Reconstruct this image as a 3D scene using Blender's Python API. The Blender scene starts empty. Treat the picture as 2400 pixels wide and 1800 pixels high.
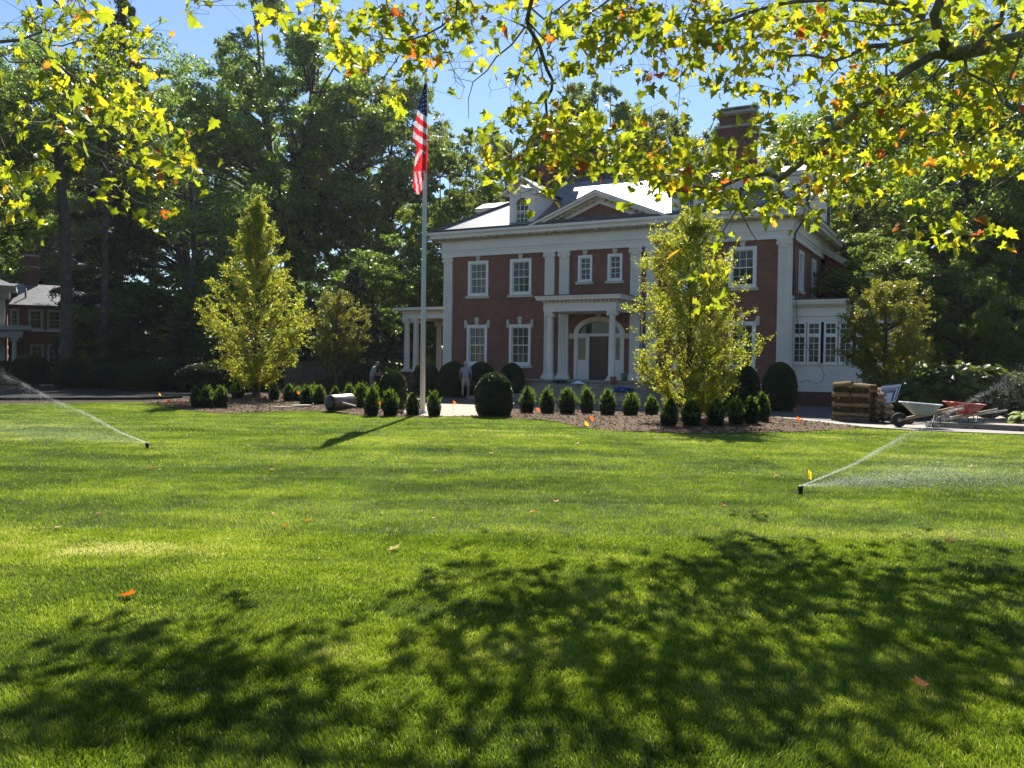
import bpy, math, random
TREE_Q = 1.0; GOLD_Q = 1.5; LEAF_Q = 1.3; HAZE = 0.00013; CANOPY = 32
import bpy, math, random
import numpy as np
from mathutils import Vector, Matrix
S = bpy.context.scene
RAD = math.radians
rng = np.random.default_rng(7)
random.seed(7)
# ------------------------------------------------------------------ camera, sky, sun, exposure
F = 2011.0; EYE = 1.6; PITCH = RAD(-1.25); ROLL = 0.0135
_r = np.array([1, 0, 0.]); _f = np.array([0, math.cos(PITCH), math.sin(PITCH)]); _u = np.cross(_r, _f)
CR = _r*math.cos(ROLL) + _u*math.sin(ROLL); CU = -_r*math.sin(ROLL) + _u*math.cos(ROLL)
CC = np.array([0, 0, EYE])
cam = bpy.data.cameras.new('camera'); camo = bpy.data.objects.new('camera', cam); S.collection.objects.link(camo)
M = Matrix.Identity(4)
for i in range(3):
    M[i][0] = CR[i]; M[i][1] = CU[i]; M[i][2] = -_f[i]; M[i][3] = CC[i]
camo.matrix_world = M
cam.sensor_width = 36; cam.lens = 36*F/2400; cam.clip_start = 0.1; cam.clip_end = 3000
S.camera = camo
SUN_EL = RAD(42); SUN_AZ = RAD(3.0)          # azimuth from +Y towards +X
w = bpy.data.worlds.new('World'); S.world = w; w.use_nodes = True
nt = w.node_tree; nt.nodes.clear()
sky = nt.nodes.new('ShaderNodeTexSky'); sky.sky_type = 'NISHITA'; sky.sun_disc = False
sky.sun_elevation = SUN_EL; sky.sun_rotation = SUN_AZ; sky.air_density = 1.0; sky.dust_density = 0.06; sky.ozone_density = 3.6
bg = nt.nodes.new('ShaderNodeBackground'); bg.inputs[1].default_value = 0.068
wo = nt.nodes.new('ShaderNodeOutputWorld'); nt.links.new(sky.outputs[0], bg.inputs[0]); nt.links.new(bg.outputs[0], wo.inputs[0])
sl = bpy.data.lights.new('sun', 'SUN'); sl.energy = 5.0; sl.angle = RAD(0.42); sl.color = (1, .95, .86)
so = bpy.data.objects.new('sun', sl); S.collection.objects.link(so)
sd = Vector((math.sin(SUN_AZ)*math.cos(SUN_EL), math.cos(SUN_AZ)*math.cos(SUN_EL), math.sin(SUN_EL)))
so.rotation_euler = sd.to_track_quat('Z', 'Y').to_euler(); so.location = (0, 0, 40)
S.view_settings.view_transform = 'Standard'; S.view_settings.look = 'None'
S.view_settings.exposure = 1.15; S.view_settings.gamma = 1
try:
    S.cycles.max_bounces = 8; S.cycles.transparent_max_bounces = 6; S.cycles.diffuse_bounces = 3; S.cycles.glossy_bounces = 2
    S.cycles.transmission_bounces = 4; S.cycles.caustics_reflective = False; S.cycles.caustics_refractive = False
    S.cycles.sample_clamp_indirect = 6; S.cycles.use_denoising = True
except Exception: pass

# ------------------------------------------------------------------ pixel helpers (survey of the photograph)
def ray(px, py): return _f + CR*(px-1200)/F + CU*(900-py)/F
def gp(px, py, z=0.):
    v = ray(px, py); t = (z-EYE)/v[2]; return CC + v*t
def at(px, py, Y):
    v = ray(px, py); return CC + v*Y/v[1]
# ------------------------------------------------------------------ materials
MATS = {}
def N(t, typ, **kw):
    n = t.nodes.new(typ)
    for k, v in kw.items():
        if k.startswith('i_'):
            n.inputs[k[2:].replace('_', ' ')].default_value = v
        else: setattr(n, k, v)
    return n
def ramp(t, fac, stops, interp='LINEAR'):
    r = t.nodes.new('ShaderNodeValToRGB'); cr = r.color_ramp; cr.interpolation = interp
    while len(cr.elements) < len(stops): cr.elements.new(.5)
    for e, (p, c) in zip(cr.elements, stops): e.position = p; e.color = (*c, 1)
    if fac is not None: t.links.new(fac, r.inputs[0])
    return r.outputs[0]
def newmat(name):
    m = bpy.data.materials.new(name); m.use_nodes = True; t = m.node_tree
    b = t.nodes['Principled BSDF']; MATS[name] = m
    return m, t, b
def coords(t, kind='Object'):
    return t.nodes.new('ShaderNodeTexCoord').outputs[kind]
def noise(t, vec, scale, detail=4, rough=.55):
    n = N(t, 'ShaderNodeTexNoise'); n.inputs['Scale'].default_value = scale; n.inputs['Detail'].default_value = detail; n.inputs['Roughness'].default_value = rough
    t.links.new(vec, n.inputs['Vector']); return n.outputs[0]
def bump(t, b, h, s, d=.02):
    bn = N(t, 'ShaderNodeBump'); bn.inputs['Strength'].default_value = s; bn.inputs['Distance'].default_value = d
    t.links.new(h, bn.inputs['Height']); t.links.new(bn.outputs[0], b.inputs['Normal'])
def plain(name, col, rough=.6, var=.15, scale=3., bs=.15, metal=0, spec=.5, kind='Object'):
    m, t, b = newmat(name); c = coords(t, kind)
    n = noise(t, c, scale, 5)
    lo = tuple(max(0, x*(1-var)) for x in col); hi = tuple(min(1, x*(1+var)) for x in col)
    t.links.new(ramp(t, n, [(.3, lo), (.7, hi)]), b.inputs['Base Color'])
    b.inputs['Roughness'].default_value = rough; b.inputs['Metallic'].default_value = metal
    b.inputs['Specular IOR Level'].default_value = spec
    if bs: bump(t, b, noise(t, c, scale*12, 3), bs, .01)
    return m
plain('white_paint', (.78, .73, .65), .5, .07, 1.3)
plain('window_paint', (.82, .80, .75), .45, .05, 2)
plain('cream_stone', (.58, .53, .42), .8, .15, 3)
plain('step_stone', (.30, .27, .22), .85, .25, 1.5)
plain('pole_metal', (.62, .62, .60), .35, .06, 2, .05)
plain('dark_metal', (.05, .045, .04), .5, .2, 4)
plain('gutter_dark', (.045, .035, .035), .5, .2, 2)
plain('bark', (.075, .062, .05), .95, .45, 4, .9)
plain('sycamore_bark', (.20, .185, .14), .85, .6, 5, .5)
plain('twig', (.07, .05, .04), .85, .3, 6, 0)
plain('wood', (.42, .28, .14), .65, .25, 8)
plain('grey_wood', (.16, .12, .09), .9, .3, 3)
plain('board', (.55, .47, .33), .8, .2, 5)
plain('door_wood', (.055, .017, .012), .35, .35, 5)
plain('porch_ceiling', (.45, .26, .14), .7, .15, 2)
plain('skin', (.42, .25, .18), .55, .1, 8, 0)
plain('shirt_grey', (.33, .36, .37), .9, .08, 8)
plain('shorts_khaki', (.42, .37, .28), .9, .08, 8)
plain('shorts_grey', (.16, .17, .19), .9, .08, 8)
plain('cap_white', (.62, .60, .56), .9, .05, 8, 0)
plain('cap_dark', (.20, .20, .20), .9, .05, 8, 0)
plain('shoe', (.06, .045, .03), .8, .1, 8, 0)
plain('print_ink', (.04, .05, .06), .8, .05, 8, 0)
plain('red_tray', (.50, .045, .035), .45, .2, 4)
plain('grey_tray', (.42, .45, .42), .4, .15, 4)
plain('rubber', (.025, .025, .025), .8, .2, 6)
plain('roller_shell', (.22, .16, .13), .38, .25, 5, .15, metal=.5)
plain('plastic_black', (.02, .02, .02), .5, .1, 6, 0)
plain('paper', (.80, .82, .88), .8, .03, 8, 0)
plain('yellow_plastic', (.75, .62, .16), .5, .05, 8, 0)
plain('blue_plastic', (.03, .06, .25), .5, .1, 8, 0)
plain('terracotta', (.35, .14, .08), .8, .1, 8)
plain('bag_green', (.12, .16, .11), .8, .2, 8)
plain('shaded_paint', (.40, .40, .38), .6, .1, 2)  # white paint greyed: the neighbouring house's shade is put into the colour
plain('pale_slab', (.27, .245, .20), .8, .15, 3)
plain('gravel_tan', (.40, .31, .235), .95, .25, 30, .4)
plain('concrete', (.34, .31, .28), .9, .2, 4, .3)
plain('asphalt', (.030, .030, .028), 1, .3, 8, .5, spec=.1)
plain('soil', (.055, .042, .030), 1, .5, 6, .8, spec=.1)
plain('brick_red_plain', (.25, .07, .05), .9, .2, 5)
plain('sign_white', (.62, .66, .72), .45, .04, 4, 0)
plain('sign_blue', (.02, .035, .18), .4, .1, 4, 0)
plain('rope', (.5, .48, .42), .8, .1, 8, 0)
def brick_mat(name, c1, c2, mort, bw=.205, bh=.0685, rough=.9, rowoff=.5):
    m, t, b = newmat(name); c = coords(t)
    sp = N(t, 'ShaderNodeSeparateXYZ'); t.links.new(c, sp.inputs[0])
    ad = N(t, 'ShaderNodeMath'); t.links.new(sp.outputs[0], ad.inputs[0]); t.links.new(sp.outputs[1], ad.inputs[1])
    cb = N(t, 'ShaderNodeCombineXYZ'); t.links.new(ad.outputs[0], cb.inputs[0]); t.links.new(sp.outputs[2], cb.inputs[1])
    br = N(t, 'ShaderNodeTexBrick'); br.offset = rowoff
    br.inputs['Scale'].default_value = 1; br.inputs['Brick Width'].default_value = bw; br.inputs['Row Height'].default_value = bh
    br.inputs['Mortar Size'].default_value = .0065; br.inputs['Mortar Smooth'].default_value = .2; br.inputs['Bias'].default_value = 0
    br.inputs['Color1'].default_value = (*c1, 1); br.inputs['Color2'].default_value = (*c2, 1); br.inputs['Mortar'].default_value = (*mort, 1)
    t.links.new(cb.outputs[0], br.inputs['Vector'])
    n = noise(t, c, .9, 6, .7)
    mx = N(t, 'ShaderNodeMix', data_type='RGBA', blend_type='MULTIPLY'); mx.inputs[0].default_value = 1
    t.links.new(br.outputs[0], mx.inputs[6]); t.links.new(ramp(t, n, [(.3, (.72, .72, .72)), (.7, (1.15, 1.1, 1.1))]), mx.inputs[7])
    t.links.new(mx.outputs[2], b.inputs['Base Color']); b.inputs['Roughness'].default_value = rough
    inv = N(t, 'ShaderNodeMath', operation='SUBTRACT'); inv.inputs[0].default_value = 1; t.links.new(br.outputs[1], inv.inputs[1])
    bump(t, b, inv.outputs[0], .5, .01)
    return m
brick_mat('brick', (.20, .062, .036), (.29, .095, .058), (.24, .20, .17))
brick_mat('brick_dark', (.11, .035, .028), (.17, .06, .045), (.14, .12, .11))
brick_mat('paver', (.20, .18, .17), (.28, .25, .23), (.1, .09, .08), .22, .11)
def slate(name, base):
    m, t, b = newmat(name); c = coords(t)
    sp = N(t, 'ShaderNodeSeparateXYZ'); t.links.new(c, sp.inputs[0])
    ad = N(t, 'ShaderNodeMath'); t.links.new(sp.outputs[0], ad.inputs[0]); t.links.new(sp.outputs[1], ad.inputs[1])
    cb = N(t, 'ShaderNodeCombineXYZ'); t.links.new(ad.outputs[0], cb.inputs[0]); t.links.new(sp.outputs[2], cb.inputs[1])
    br = N(t, 'ShaderNodeTexBrick'); br.inputs['Scale'].default_value = 1; br.inputs['Brick Width'].default_value = .28; br.inputs['Row Height'].default_value = .105
    br.inputs['Mortar Size'].default_value = .012; br.inputs['Mortar Smooth'].default_value = .1
    k = base
    br.inputs['Color1'].default_value = (k*.8, k*.8, k*.85, 1); br.inputs['Color2'].default_value = (k*1.3, k*1.25, k*1.25, 1); br.inputs['Mortar'].default_value = (k*.3, k*.3, k*.3, 1)
    t.links.new(cb.outputs[0], br.inputs['Vector']); t.links.new(br.outputs[0], b.inputs['Base Color'])
    b.inputs['Roughness'].default_value = .5; b.inputs['Specular IOR Level'].default_value = .55
    inv = N(t, 'ShaderNodeMath', operation='SUBTRACT'); inv.inputs[0].default_value = 1; t.links.new(br.outputs[1], inv.inputs[1])
    bump(t, b, inv.outputs[0], .6, .02)
slate('slate', .20)
def glass(name, col):
    m, t, b = newmat(name); c = coords(t)
    n = noise(t, c, .9, 3)
    t.links.new(ramp(t, n, [(.35, tuple(x*.4 for x in col)), (.65, tuple(x*1.5 for x in col))]), b.inputs['Base Color'])
    b.inputs['Roughness'].default_value = .04; b.inputs['IOR'].default_value = 1.45; b.inputs['Specular IOR Level'].default_value = .45
    bump(t, b, noise(t, c, 1.6, 2), .05, .05)
glass('glass', (.03, .04, .03)); glass('glass_pale', (.10, .10, .07))
def leafmat(name, stops, trans=.45, rough=.45, spec=.4, tgain=1.6, seed_big=0, tint=(1.12, 1, .42)):
    m, t, b = newmat(name)
    a = N(t, 'ShaderNodeAttribute', attribute_name='rnd')
    col = ramp(t, a.outputs['Fac'], stops)
    if seed_big:
        c = coords(t, 'Object'); n = noise(t, c, seed_big, 3)
        mx = N(t, 'ShaderNodeMix', data_type='RGBA', blend_type='MULTIPLY'); mx.inputs[0].default_value = 1
        t.links.new(col, mx.inputs[6]); t.links.new(ramp(t, n, [(.3, (.65, .7, .75)), (.7, (1.25, 1.2, 1.0))]), mx.inputs[7]); col = mx.outputs[2]
    t.links.new(col, b.inputs['Base Color']); b.inputs['Roughness'].default_value = rough; b.inputs['Specular IOR Level'].default_value = spec
    tr = N(t, 'ShaderNodeBsdfTranslucent')
    g = N(t, 'ShaderNodeMix', data_type='RGBA', blend_type='MULTIPLY'); g.inputs[0].default_value = 1
    t.links.new(col, g.inputs[6]); g.inputs[7].default_value = (tgain*tint[0], tgain*tint[1], tgain*tint[2], 1)
    t.links.new(g.outputs[2], tr.inputs[0])
    ms = N(t, 'ShaderNodeMixShader'); ms.inputs[0].default_value = trans
    out = t.nodes['Material Output']
    t.links.new(b.outputs[0], ms.inputs[1]); t.links.new(tr.outputs[0], ms.inputs[2]); t.links.new(ms.outputs[0], out.inputs[0])
    return m
leafmat('syc_leaf', [(0, (.09, .145, .02)), (.4, (.23, .285, .025)), (.76, (.39, .36, .03)), (.86, (.55, .36, .04)), (.93, (.50, .16, .03)), (1, (.28, .07, .03))], .55, .42, .35, 2.0)
leafmat('oak_leaf', [(0, (.055, .12, .035)), (.6, (.12, .21, .05)), (1, (.27, .35, .09))], .56, .33, .6, 1.6, .35)
leafmat('olive_leaf', [(0, (.06, .11, .035)), (.6, (.12, .18, .05)), (1, (.24, .28, .09))], .5, .36, .6, 1.6, .35)
leafmat('bright_leaf', [(0, (.07, .12, .03)), (.6, (.13, .20, .045)), (1, (.24, .29, .08))], .52, .42, .5, 1.6, .35)
leafmat('needle', [(0, (.03, .05, .028)), (1, (.075, .10, .05))], .3, .5, .4, 1.2, .5)
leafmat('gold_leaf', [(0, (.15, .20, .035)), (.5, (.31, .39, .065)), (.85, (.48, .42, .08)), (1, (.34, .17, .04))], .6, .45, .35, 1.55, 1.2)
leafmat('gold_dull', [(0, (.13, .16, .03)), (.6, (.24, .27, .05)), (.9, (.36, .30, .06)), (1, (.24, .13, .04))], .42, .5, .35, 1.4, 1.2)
leafmat('yew_leaf', [(0, (.010, .024, .010)), (.55, (.03, .065, .018)), (1, (.17, .29, .04))], .42, .45, .4, 1.7)
leafmat('box_leaf', [(0, (.014, .03, .01)), (.6, (.04, .075, .018)), (1, (.10, .16, .035))], .28, .4, .5, 1.5)
leafmat('rhodo_leaf', [(0, (.04, .065, .015)), (.6, (.09, .13, .03)), (1, (.18, .22, .055))], .42, .45, .35, 1.7)
leafmat('hosta_leaf', [(0, (.20, .30, .08)), (1, (.42, .48, .16))], .4, .45, .4, 1.3)
leafmat('grass_blade', [(0, (.030, .062, .010)), (.3, (.078, .140, .018)), (.62, (.155, .235, .032)), (.85, (.24, .295, .07)), (1, (.36, .39, .27))], .46, .36, .5, 1.95)
leafmat('fallen', [(0, (.62, .19, .04)), (.4, (.55, .25, .10)), (.7, (.62, .52, .38)), (1, (.25, .10, .06))], .3, .6, .3, 1.2)
leafmat('flag_plastic_orange', [(0, (.85, .13, .03)), (1, (.9, .16, .04))], .5, .5, .3, 1.3)
leafmat('flag_plastic_yellow', [(0, (.75, .52, .02)), (1, (.8, .55, .02))], .5, .5, .3, 1.3)
leafmat('flag_red', [(0, (.60, .02, .03)), (1, (.66, .03, .04))], .45, .7, .2, 1.2, tint=(1, 1, 1))
leafmat('flag_white', [(0, (.72, .68, .70)), (1, (.76, .72, .74))], .4, .7, .2, .9, tint=(1, 1, 1))
leafmat('flag_blue', [(0, (.012, .02, .09)), (1, (.015, .025, .10))], .3, .7, .2, 1.0, tint=(1, 1, 1))
def lawn_mat():
    m, t, b = newmat('lawn_soil'); c = coords(t, 'Object'); n = noise(t, c, 2, 8, .7)
    t.links.new(ramp(t, n, [(.3, (.02, .035, .009)), (.7, (.045, .075, .016))]), b.inputs['Base Color'])
    b.inputs['Roughness'].default_value = 1; bump(t, b, noise(t, c, 60, 4), .8, .03)
lawn_mat()
def mulch_mat(name, a, z):
    m, t, b = newmat(name); c = coords(t, 'Object'); n = noise(t, c, 22, 8, .75)
    t.links.new(ramp(t, n, [(.3, a), (.72, z)]), b.inputs['Base Color'])
    b.inputs['Roughness'].default_value = 1; bump(t, b, noise(t, c, 40, 5), 1, .04)
mulch_mat('mulch', (.04, .022, .010), (.19, .105, .045)); mulch_mat('mulch_chip', (.06, .034, .016), (.27, .16, .075))
plain('sod_earth', (.13, .085, .04), 1, .45, 14, .9)
plain('sod_top', (.30, .20, .10), 1, .3, 9, .8)
def sod_end():
    m, t, b = newmat('sod_spiral'); c = coords(t, 'Object')
    wv = N(t, 'ShaderNodeTexNoise'); wv.inputs['Scale'].default_value = 18
    t.links.new(c, wv.inputs['Vector'])
    t.links.new(ramp(t, wv.outputs[0], [(.35, (.03, .035, .012)), (.65, (.12, .085, .04))]), b.inputs['Base Color']); b.inputs['Roughness'].default_value = 1
    bump(t, b, wv.outputs[0], .8, .03)
sod_end()
def water_mat():
    m, t, b = newmat('water_drop'); b.inputs['Base Color'].default_value = (.92, .95, 1, 1); b.inputs['Roughness'].default_value = .25
    tr = N(t, 'ShaderNodeBsdfTranslucent'); tr.inputs[0].default_value = (.95, .97, 1, 1)
    ms = N(t, 'ShaderNodeMixShader'); ms.inputs[0].default_value = .5; tp = N(t, 'ShaderNodeBsdfTransparent'); m2 = N(t, 'ShaderNodeMixShader'); m2.inputs[0].default_value = .45
    t.links.new(b.outputs[0], ms.inputs[1]); t.links.new(tr.outputs[0], ms.inputs[2]); t.links.new(ms.outputs[0], m2.inputs[2]); t.links.new(tp.outputs[0], m2.inputs[1])
    t.links.new(m2.outputs[0], t.nodes['Material Output'].inputs[0])
water_mat()
# ------------------------------------------------------------------ object helpers
def link(o, parent=None):
    S.collection.objects.link(o)
    if parent is not None: o.parent = parent
    return o
def tag(o, label=None, cat=None, group=None, kind=None):
    if label: o['label'] = label
    if cat: o['category'] = cat
    if group: o['group'] = group
    if kind: o['kind'] = kind
    return o
def empty(name, loc=(0, 0, 0), rz=0, label=None, cat=None, group=None):
    o = bpy.data.objects.new(name, None); link(o); o.location = tuple(float(v) for v in loc); o.rotation_euler = (0, 0, rz); o.empty_display_size = .2
    return tag(o, label, cat, group)
def kids(o): return [c for c in bpy.data.objects if c.parent is o]
def copy_tree(o, loc=None, rz=None, sc=None, label=None):
    def rec(s, par):
        c = s.copy(); S.collection.objects.link(c); c.parent = par
        for ch in kids(s): rec(ch, c)
        return c
    c = rec(o, None)
    if loc is not None: c.location = tuple(float(v) for v in loc)
    if rz is not None: c.rotation_euler = (0, 0, rz)
    if sc is not None: c.scale = sc if hasattr(sc, '__len__') else (sc, sc, sc)
    if label: c['label'] = label
    return c
class MB:
    def __init__(s): s.v = []; s.f = []; s.m = []; s.sm = []
    def add(s, vs, fs, mi=0, smooth=False):
        n = len(s.v); s.v += [tuple(float(c) for c in v) for v in vs]; s.f += [tuple(i+n for i in f) for f in fs]; s.m += [mi]*len(fs); s.sm += [smooth]*len(fs); return s
    def box(s, a, b, mi=0):
        x0, y0, z0 = a; x1, y1, z1 = b
        return s.add([(x0, y0, z0), (x1, y0, z0), (x1, y1, z0), (x0, y1, z0), (x0, y0, z1), (x1, y0, z1), (x1, y1, z1), (x0, y1, z1)],
              [(0, 3, 2, 1), (4, 5, 6, 7), (0, 1, 5, 4), (1, 2, 6, 5), (2, 3, 7, 6), (3, 0, 4, 7)], mi)
    def prism(s, poly, y0, y1, mi=0):          # poly in (x,z), extruded along y
        n = len(poly); vs = [(x, y0, z) for x, z in poly] + [(x, y1, z) for x, z in poly]
        fs = [tuple(range(n)), tuple(range(2*n-1, n-1, -1))] + [(i, i+n, (i+1) % n+n, (i+1) % n) for i in range(n)]
        return s.add(vs, fs, mi)
    def plate(s, poly, z0, z1, mi=0):          # poly in (x,y), extruded along z
        n = len(poly); vs = [(x, y, z0) for x, y in poly] + [(x, y, z1) for x, y in poly]
        fs = [tuple(range(n-1, -1, -1)), tuple(range(n, 2*n))] + [(i, (i+1) % n, (i+1) % n+n, i+n) for i in range(n)]
        return s.add(vs, fs, mi)
    def lathe(s, prof, c=(0, 0, 0), n=20, mi=0, axis='z', flute=0):
        vs = []; x0, y0, z0 = c
        for r, h in prof:
            for k in range(n):
                a = 2*math.pi*k/n; rr = r*(1-flute*(k % 2))
                p = (rr*math.cos(a), rr*math.sin(a), h)
                if axis == 'x': p = (p[2], p[0], p[1])
                elif axis == 'y': p = (p[1], p[2], p[0])
                vs.append((x0+p[0], y0+p[1], z0+p[2]))
        m = len(prof); fs = []
        for i in range(m-1):
            for k in range(n): fs.append((i*n+k, i*n+(k+1) % n, (i+1)*n+(k+1) % n, (i+1)*n+k))
        s.add(vs, fs, mi, True); s.add([], [], mi)
        b = len(s.v)-n*m
        s.f += [tuple(b+k for k in range(n-1, -1, -1)), tuple(b+(m-1)*n+k for k in range(n))]; s.m += [mi]*2; s.sm += [False]*2
        return s
    def tube(s, pts, rad, n=6, mi=0):
        pts = [Vector([float(c) for c in p]) for p in pts]; vs = []; N_ = len(pts)
        up = Vector((.13, .21, .97)); prev = None
        for i, p in enumerate(pts):
            d = (pts[min(i+1, N_-1)]-pts[max(i-1, 0)])
            if d.length < 1e-9: d = Vector((0, 0, 1))
            d.normalize()
            if prev is None:
                a = d.cross(up)
                if a.length < .1: a = d.cross(Vector((1, 0, 0)))
            else: a = prev - d*prev.dot(d)
            a.normalize(); prev = a; b = d.cross(a)
            r = rad[i] if hasattr(rad, '__len__') else rad
            for k in range(n):
                t = 2*math.pi*k/n; vs.append(p+(a*math.cos(t)+b*math.sin(t))*r)
        fs = [tuple(range(n-1, -1, -1)), tuple((N_-1)*n+k for k in range(n))]
        for i in range(N_-1):
            for k in range(n): fs.append((i*n+k, i*n+(k+1) % n, (i+1)*n+(k+1) % n, (i+1)*n+k))
        return s.add(vs, fs, mi, True)
    def bar(s, p, q, w, h=None, mi=0):
        p = Vector([float(c) for c in p]); q = Vector([float(c) for c in q]); d = (q-p).normalized(); h = h or w
        a = d.cross(Vector((0, 0, 1)))
        if a.length < .05: a = Vector((1, 0, 0))
        a.normalize(); b = a.cross(d).normalized(); vs = []
        for c in (p, q):
            for sx, sy in ((-1, -1), (1, -1), (1, 1), (-1, 1)): vs.append(c+a*sx*w/2+b*sy*h/2)
        return s.add(vs, [(0, 1, 2, 3), (7, 6, 5, 4), (0, 4, 5, 1), (1, 5, 6, 2), (2, 6, 7, 3), (3, 7, 4, 0)], mi)
    def build(s, name, mats, parent=None, loc=None, bevel=0):
        me = bpy.data.meshes.new(name); me.from_pydata(s.v, [], s.f)
        if not isinstance(mats, (list, tuple)): mats = [mats]
        for m in mats: me.materials.append(MATS[m])
        me.polygons.foreach_set('material_index', s.m); me.polygons.foreach_set('use_smooth', s.sm)
        me.validate(); me.update()
        o = bpy.data.objects.new(name, me); link(o, parent)
        if loc is not None: o.location = tuple(float(v) for v in loc)
        if bevel:
            bv = o.modifiers.new('b', 'BEVEL'); bv.width = bevel; bv.segments = 2; bv.limit_method = 'ANGLE'
        return o
def np_obj(name, V, Q, mat, parent=None, rnd=None, k=4, smooth=False, mats=None, mi=None):
    V = np.asarray(V, np.float32); Q = np.asarray(Q, np.int32); n = len(Q)
    me = bpy.data.meshes.new(name); me.vertices.add(len(V)); me.vertices.foreach_set('co', V.ravel())
    me.loops.add(n*k); me.loops.foreach_set('vertex_index', Q.ravel())
    me.polygons.add(n); me.polygons.foreach_set('loop_start', np.arange(0, n*k, k, dtype=np.int32))
    try: me.polygons.foreach_set('loop_total', np.full(n, k, np.int32))
    except Exception: pass
    if rnd is not None:
        a = me.attributes.new('rnd', 'FLOAT', 'POINT'); a.data.foreach_set('value', np.asarray(rnd, np.float32))
    for mm in (mats or [mat]): me.materials.append(MATS[mm])
    if mi is not None: me.polygons.foreach_set('material_index', np.asarray(mi, np.int32))
    if smooth: me.polygons.foreach_set('use_smooth', np.ones(n, bool))
    me.update(calc_edges=True); me.validate()
    o = bpy.data.objects.new(name, me); link(o, parent); return o
def unit(v): return v/np.maximum(np.linalg.norm(v, axis=-1, keepdims=True), 1e-9)
def leaves(P, size, aspect=.6, nbias=None, bias=0., g=rng, fold=.0):
    """n leaf rhombs -> verts (4n,3), quads (n,4)"""
    n = len(P); nr = unit(g.normal(size=(n, 3)) + (0 if nbias is None else nbias*bias))
    t = unit(np.cross(nr, unit(g.normal(size=(n, 3))))); b = np.cross(nr, t)
    s = (np.asarray(size)*np.ones(n))[:, None]
    V = np.stack([P-t*s*.5, P+b*s*aspect*.5-nr*s*fold, P+t*s*.5, P-b*s*aspect*.5-nr*s*fold], 1).reshape(-1, 3)
    return V, np.arange(4*n).reshape(n, 4)
def ball(n=8):
    """cube-sphere: verts on the unit sphere, quads"""
    V = []; Q = []
    g_ = np.linspace(-1, 1, n+1)
    for ax in range(3):
        for sg in (-1, 1):
            b0 = len(V)
            for i in range(n+1):
                for j in range(n+1):
                    p = [0, 0, 0]; p[ax] = sg; p[(ax+1) % 3] = g_[i]; p[(ax+2) % 3] = g_[j]; V.append(p)
            for i in range(n):
                for j in range(n):
                    a = b0+i*(n+1)+j; q = (a, a+n+1, a+n+2, a+1); Q.append(q if sg > 0 else q[::-1])
    V = unit(np.array(V, float)); return V, np.array(Q)
_tab = np.random.default_rng(3).random((256, 256))
def vnoise(x, y):
    x = np.asarray(x, float); y = np.asarray(y, float)
    xi = np.floor(x).astype(int); yi = np.floor(y).astype(int); fx = x-xi; fy = y-yi
    fx = fx*fx*(3-2*fx); fy = fy*fy*(3-2*fy)
    T = lambda a, b: _tab[a % 256, b % 256]
    return (T(xi, yi)*(1-fx)+T(xi+1, yi)*fx)*(1-fy)+(T(xi, yi+1)*(1-fx)+T(xi+1, yi+1)*fx)*fy
def inpoly(x, y, poly):
    r = np.zeros(len(x), bool); j = len(poly)-1
    for i in range(len(poly)):
        xi, yi = poly[i][:2]; xj, yj = poly[j][:2]
        c = ((yi > y) != (yj > y)) & (x < (xj-xi)*(y-yi)/(yj-yi+1e-12)+xi); r ^= c; j = i
    return r
# ================================================================== GROUND
def sheet(name, poly, z, mat, kind='structure'):
    me = bpy.data.meshes.new(name); me.from_pydata([(float(p[0]), float(p[1]), z) for p in poly], [], [tuple(range(len(poly)))])
    me.materials.append(MATS[mat]); me.update()
    if me.polygons[0].normal.z < 0: me.flip_normals()
    o = bpy.data.objects.new(name, me); link(o); o['kind'] = kind; return o
G = lambda L_: [tuple(gp(x, y)[:2]) for x, y in L_]
sheet('ground', [(-900, -300), (900, -300), (900, 1500), (-900, 1500)], -.012, 'soil')
front = [(-500, 951), (0, 947), (330, 944), (372, 949), (390, 956), (440, 963), (520, 970), (640, 966), (740, 964), (820, 973), (900, 978), (1000, 980), (1120, 978), (1230, 983), (1310, 990), (1350, 1002), (1430, 1011), (1560, 1016), (1700, 1018), (1850, 1014), (1960, 1009), (2010, 1005), (2150, 1011), (2400, 1021), (2700, 1037)]
FR = G(front)
LAWN = FR + [(26, -8), (-26, -8)]
sheet('lawn', LAWN, .004, 'lawn_soil')
bedpts = front[2:21] + [(2030, 1003), (1900, 988), (1800, 978), (1700, 970), (1560, 965), (1400, 961), (1200, 957), (1150, 968), (1120, 976), (1000, 978), (940, 968), (880, 948), (780, 932), (640, 925), (520, 926), (430, 934)]
BED = G(bedpts)
tl_c = gp(600, 937)[:2]; tr_c = gp(1612, 985)[:2]; rol_c = gp(860, 968)[:2]
def bedz(x, y):
    x = np.asarray(x, float); y = np.asarray(y, float)
    z = .012 + .22*np.exp(-((x-tl_c[0])**2+(y-tl_c[1])**2)/2.6) + .10*np.exp(-((x-tr_c[0])**2+(y-tr_c[1])**2)/2.0)
    z += .12*np.exp(-((x-rol_c[0])**2+(y-rol_c[1])**2)/.8)
    return z + .03*vnoise(x*2.1+9, y*2.1+4)
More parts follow.
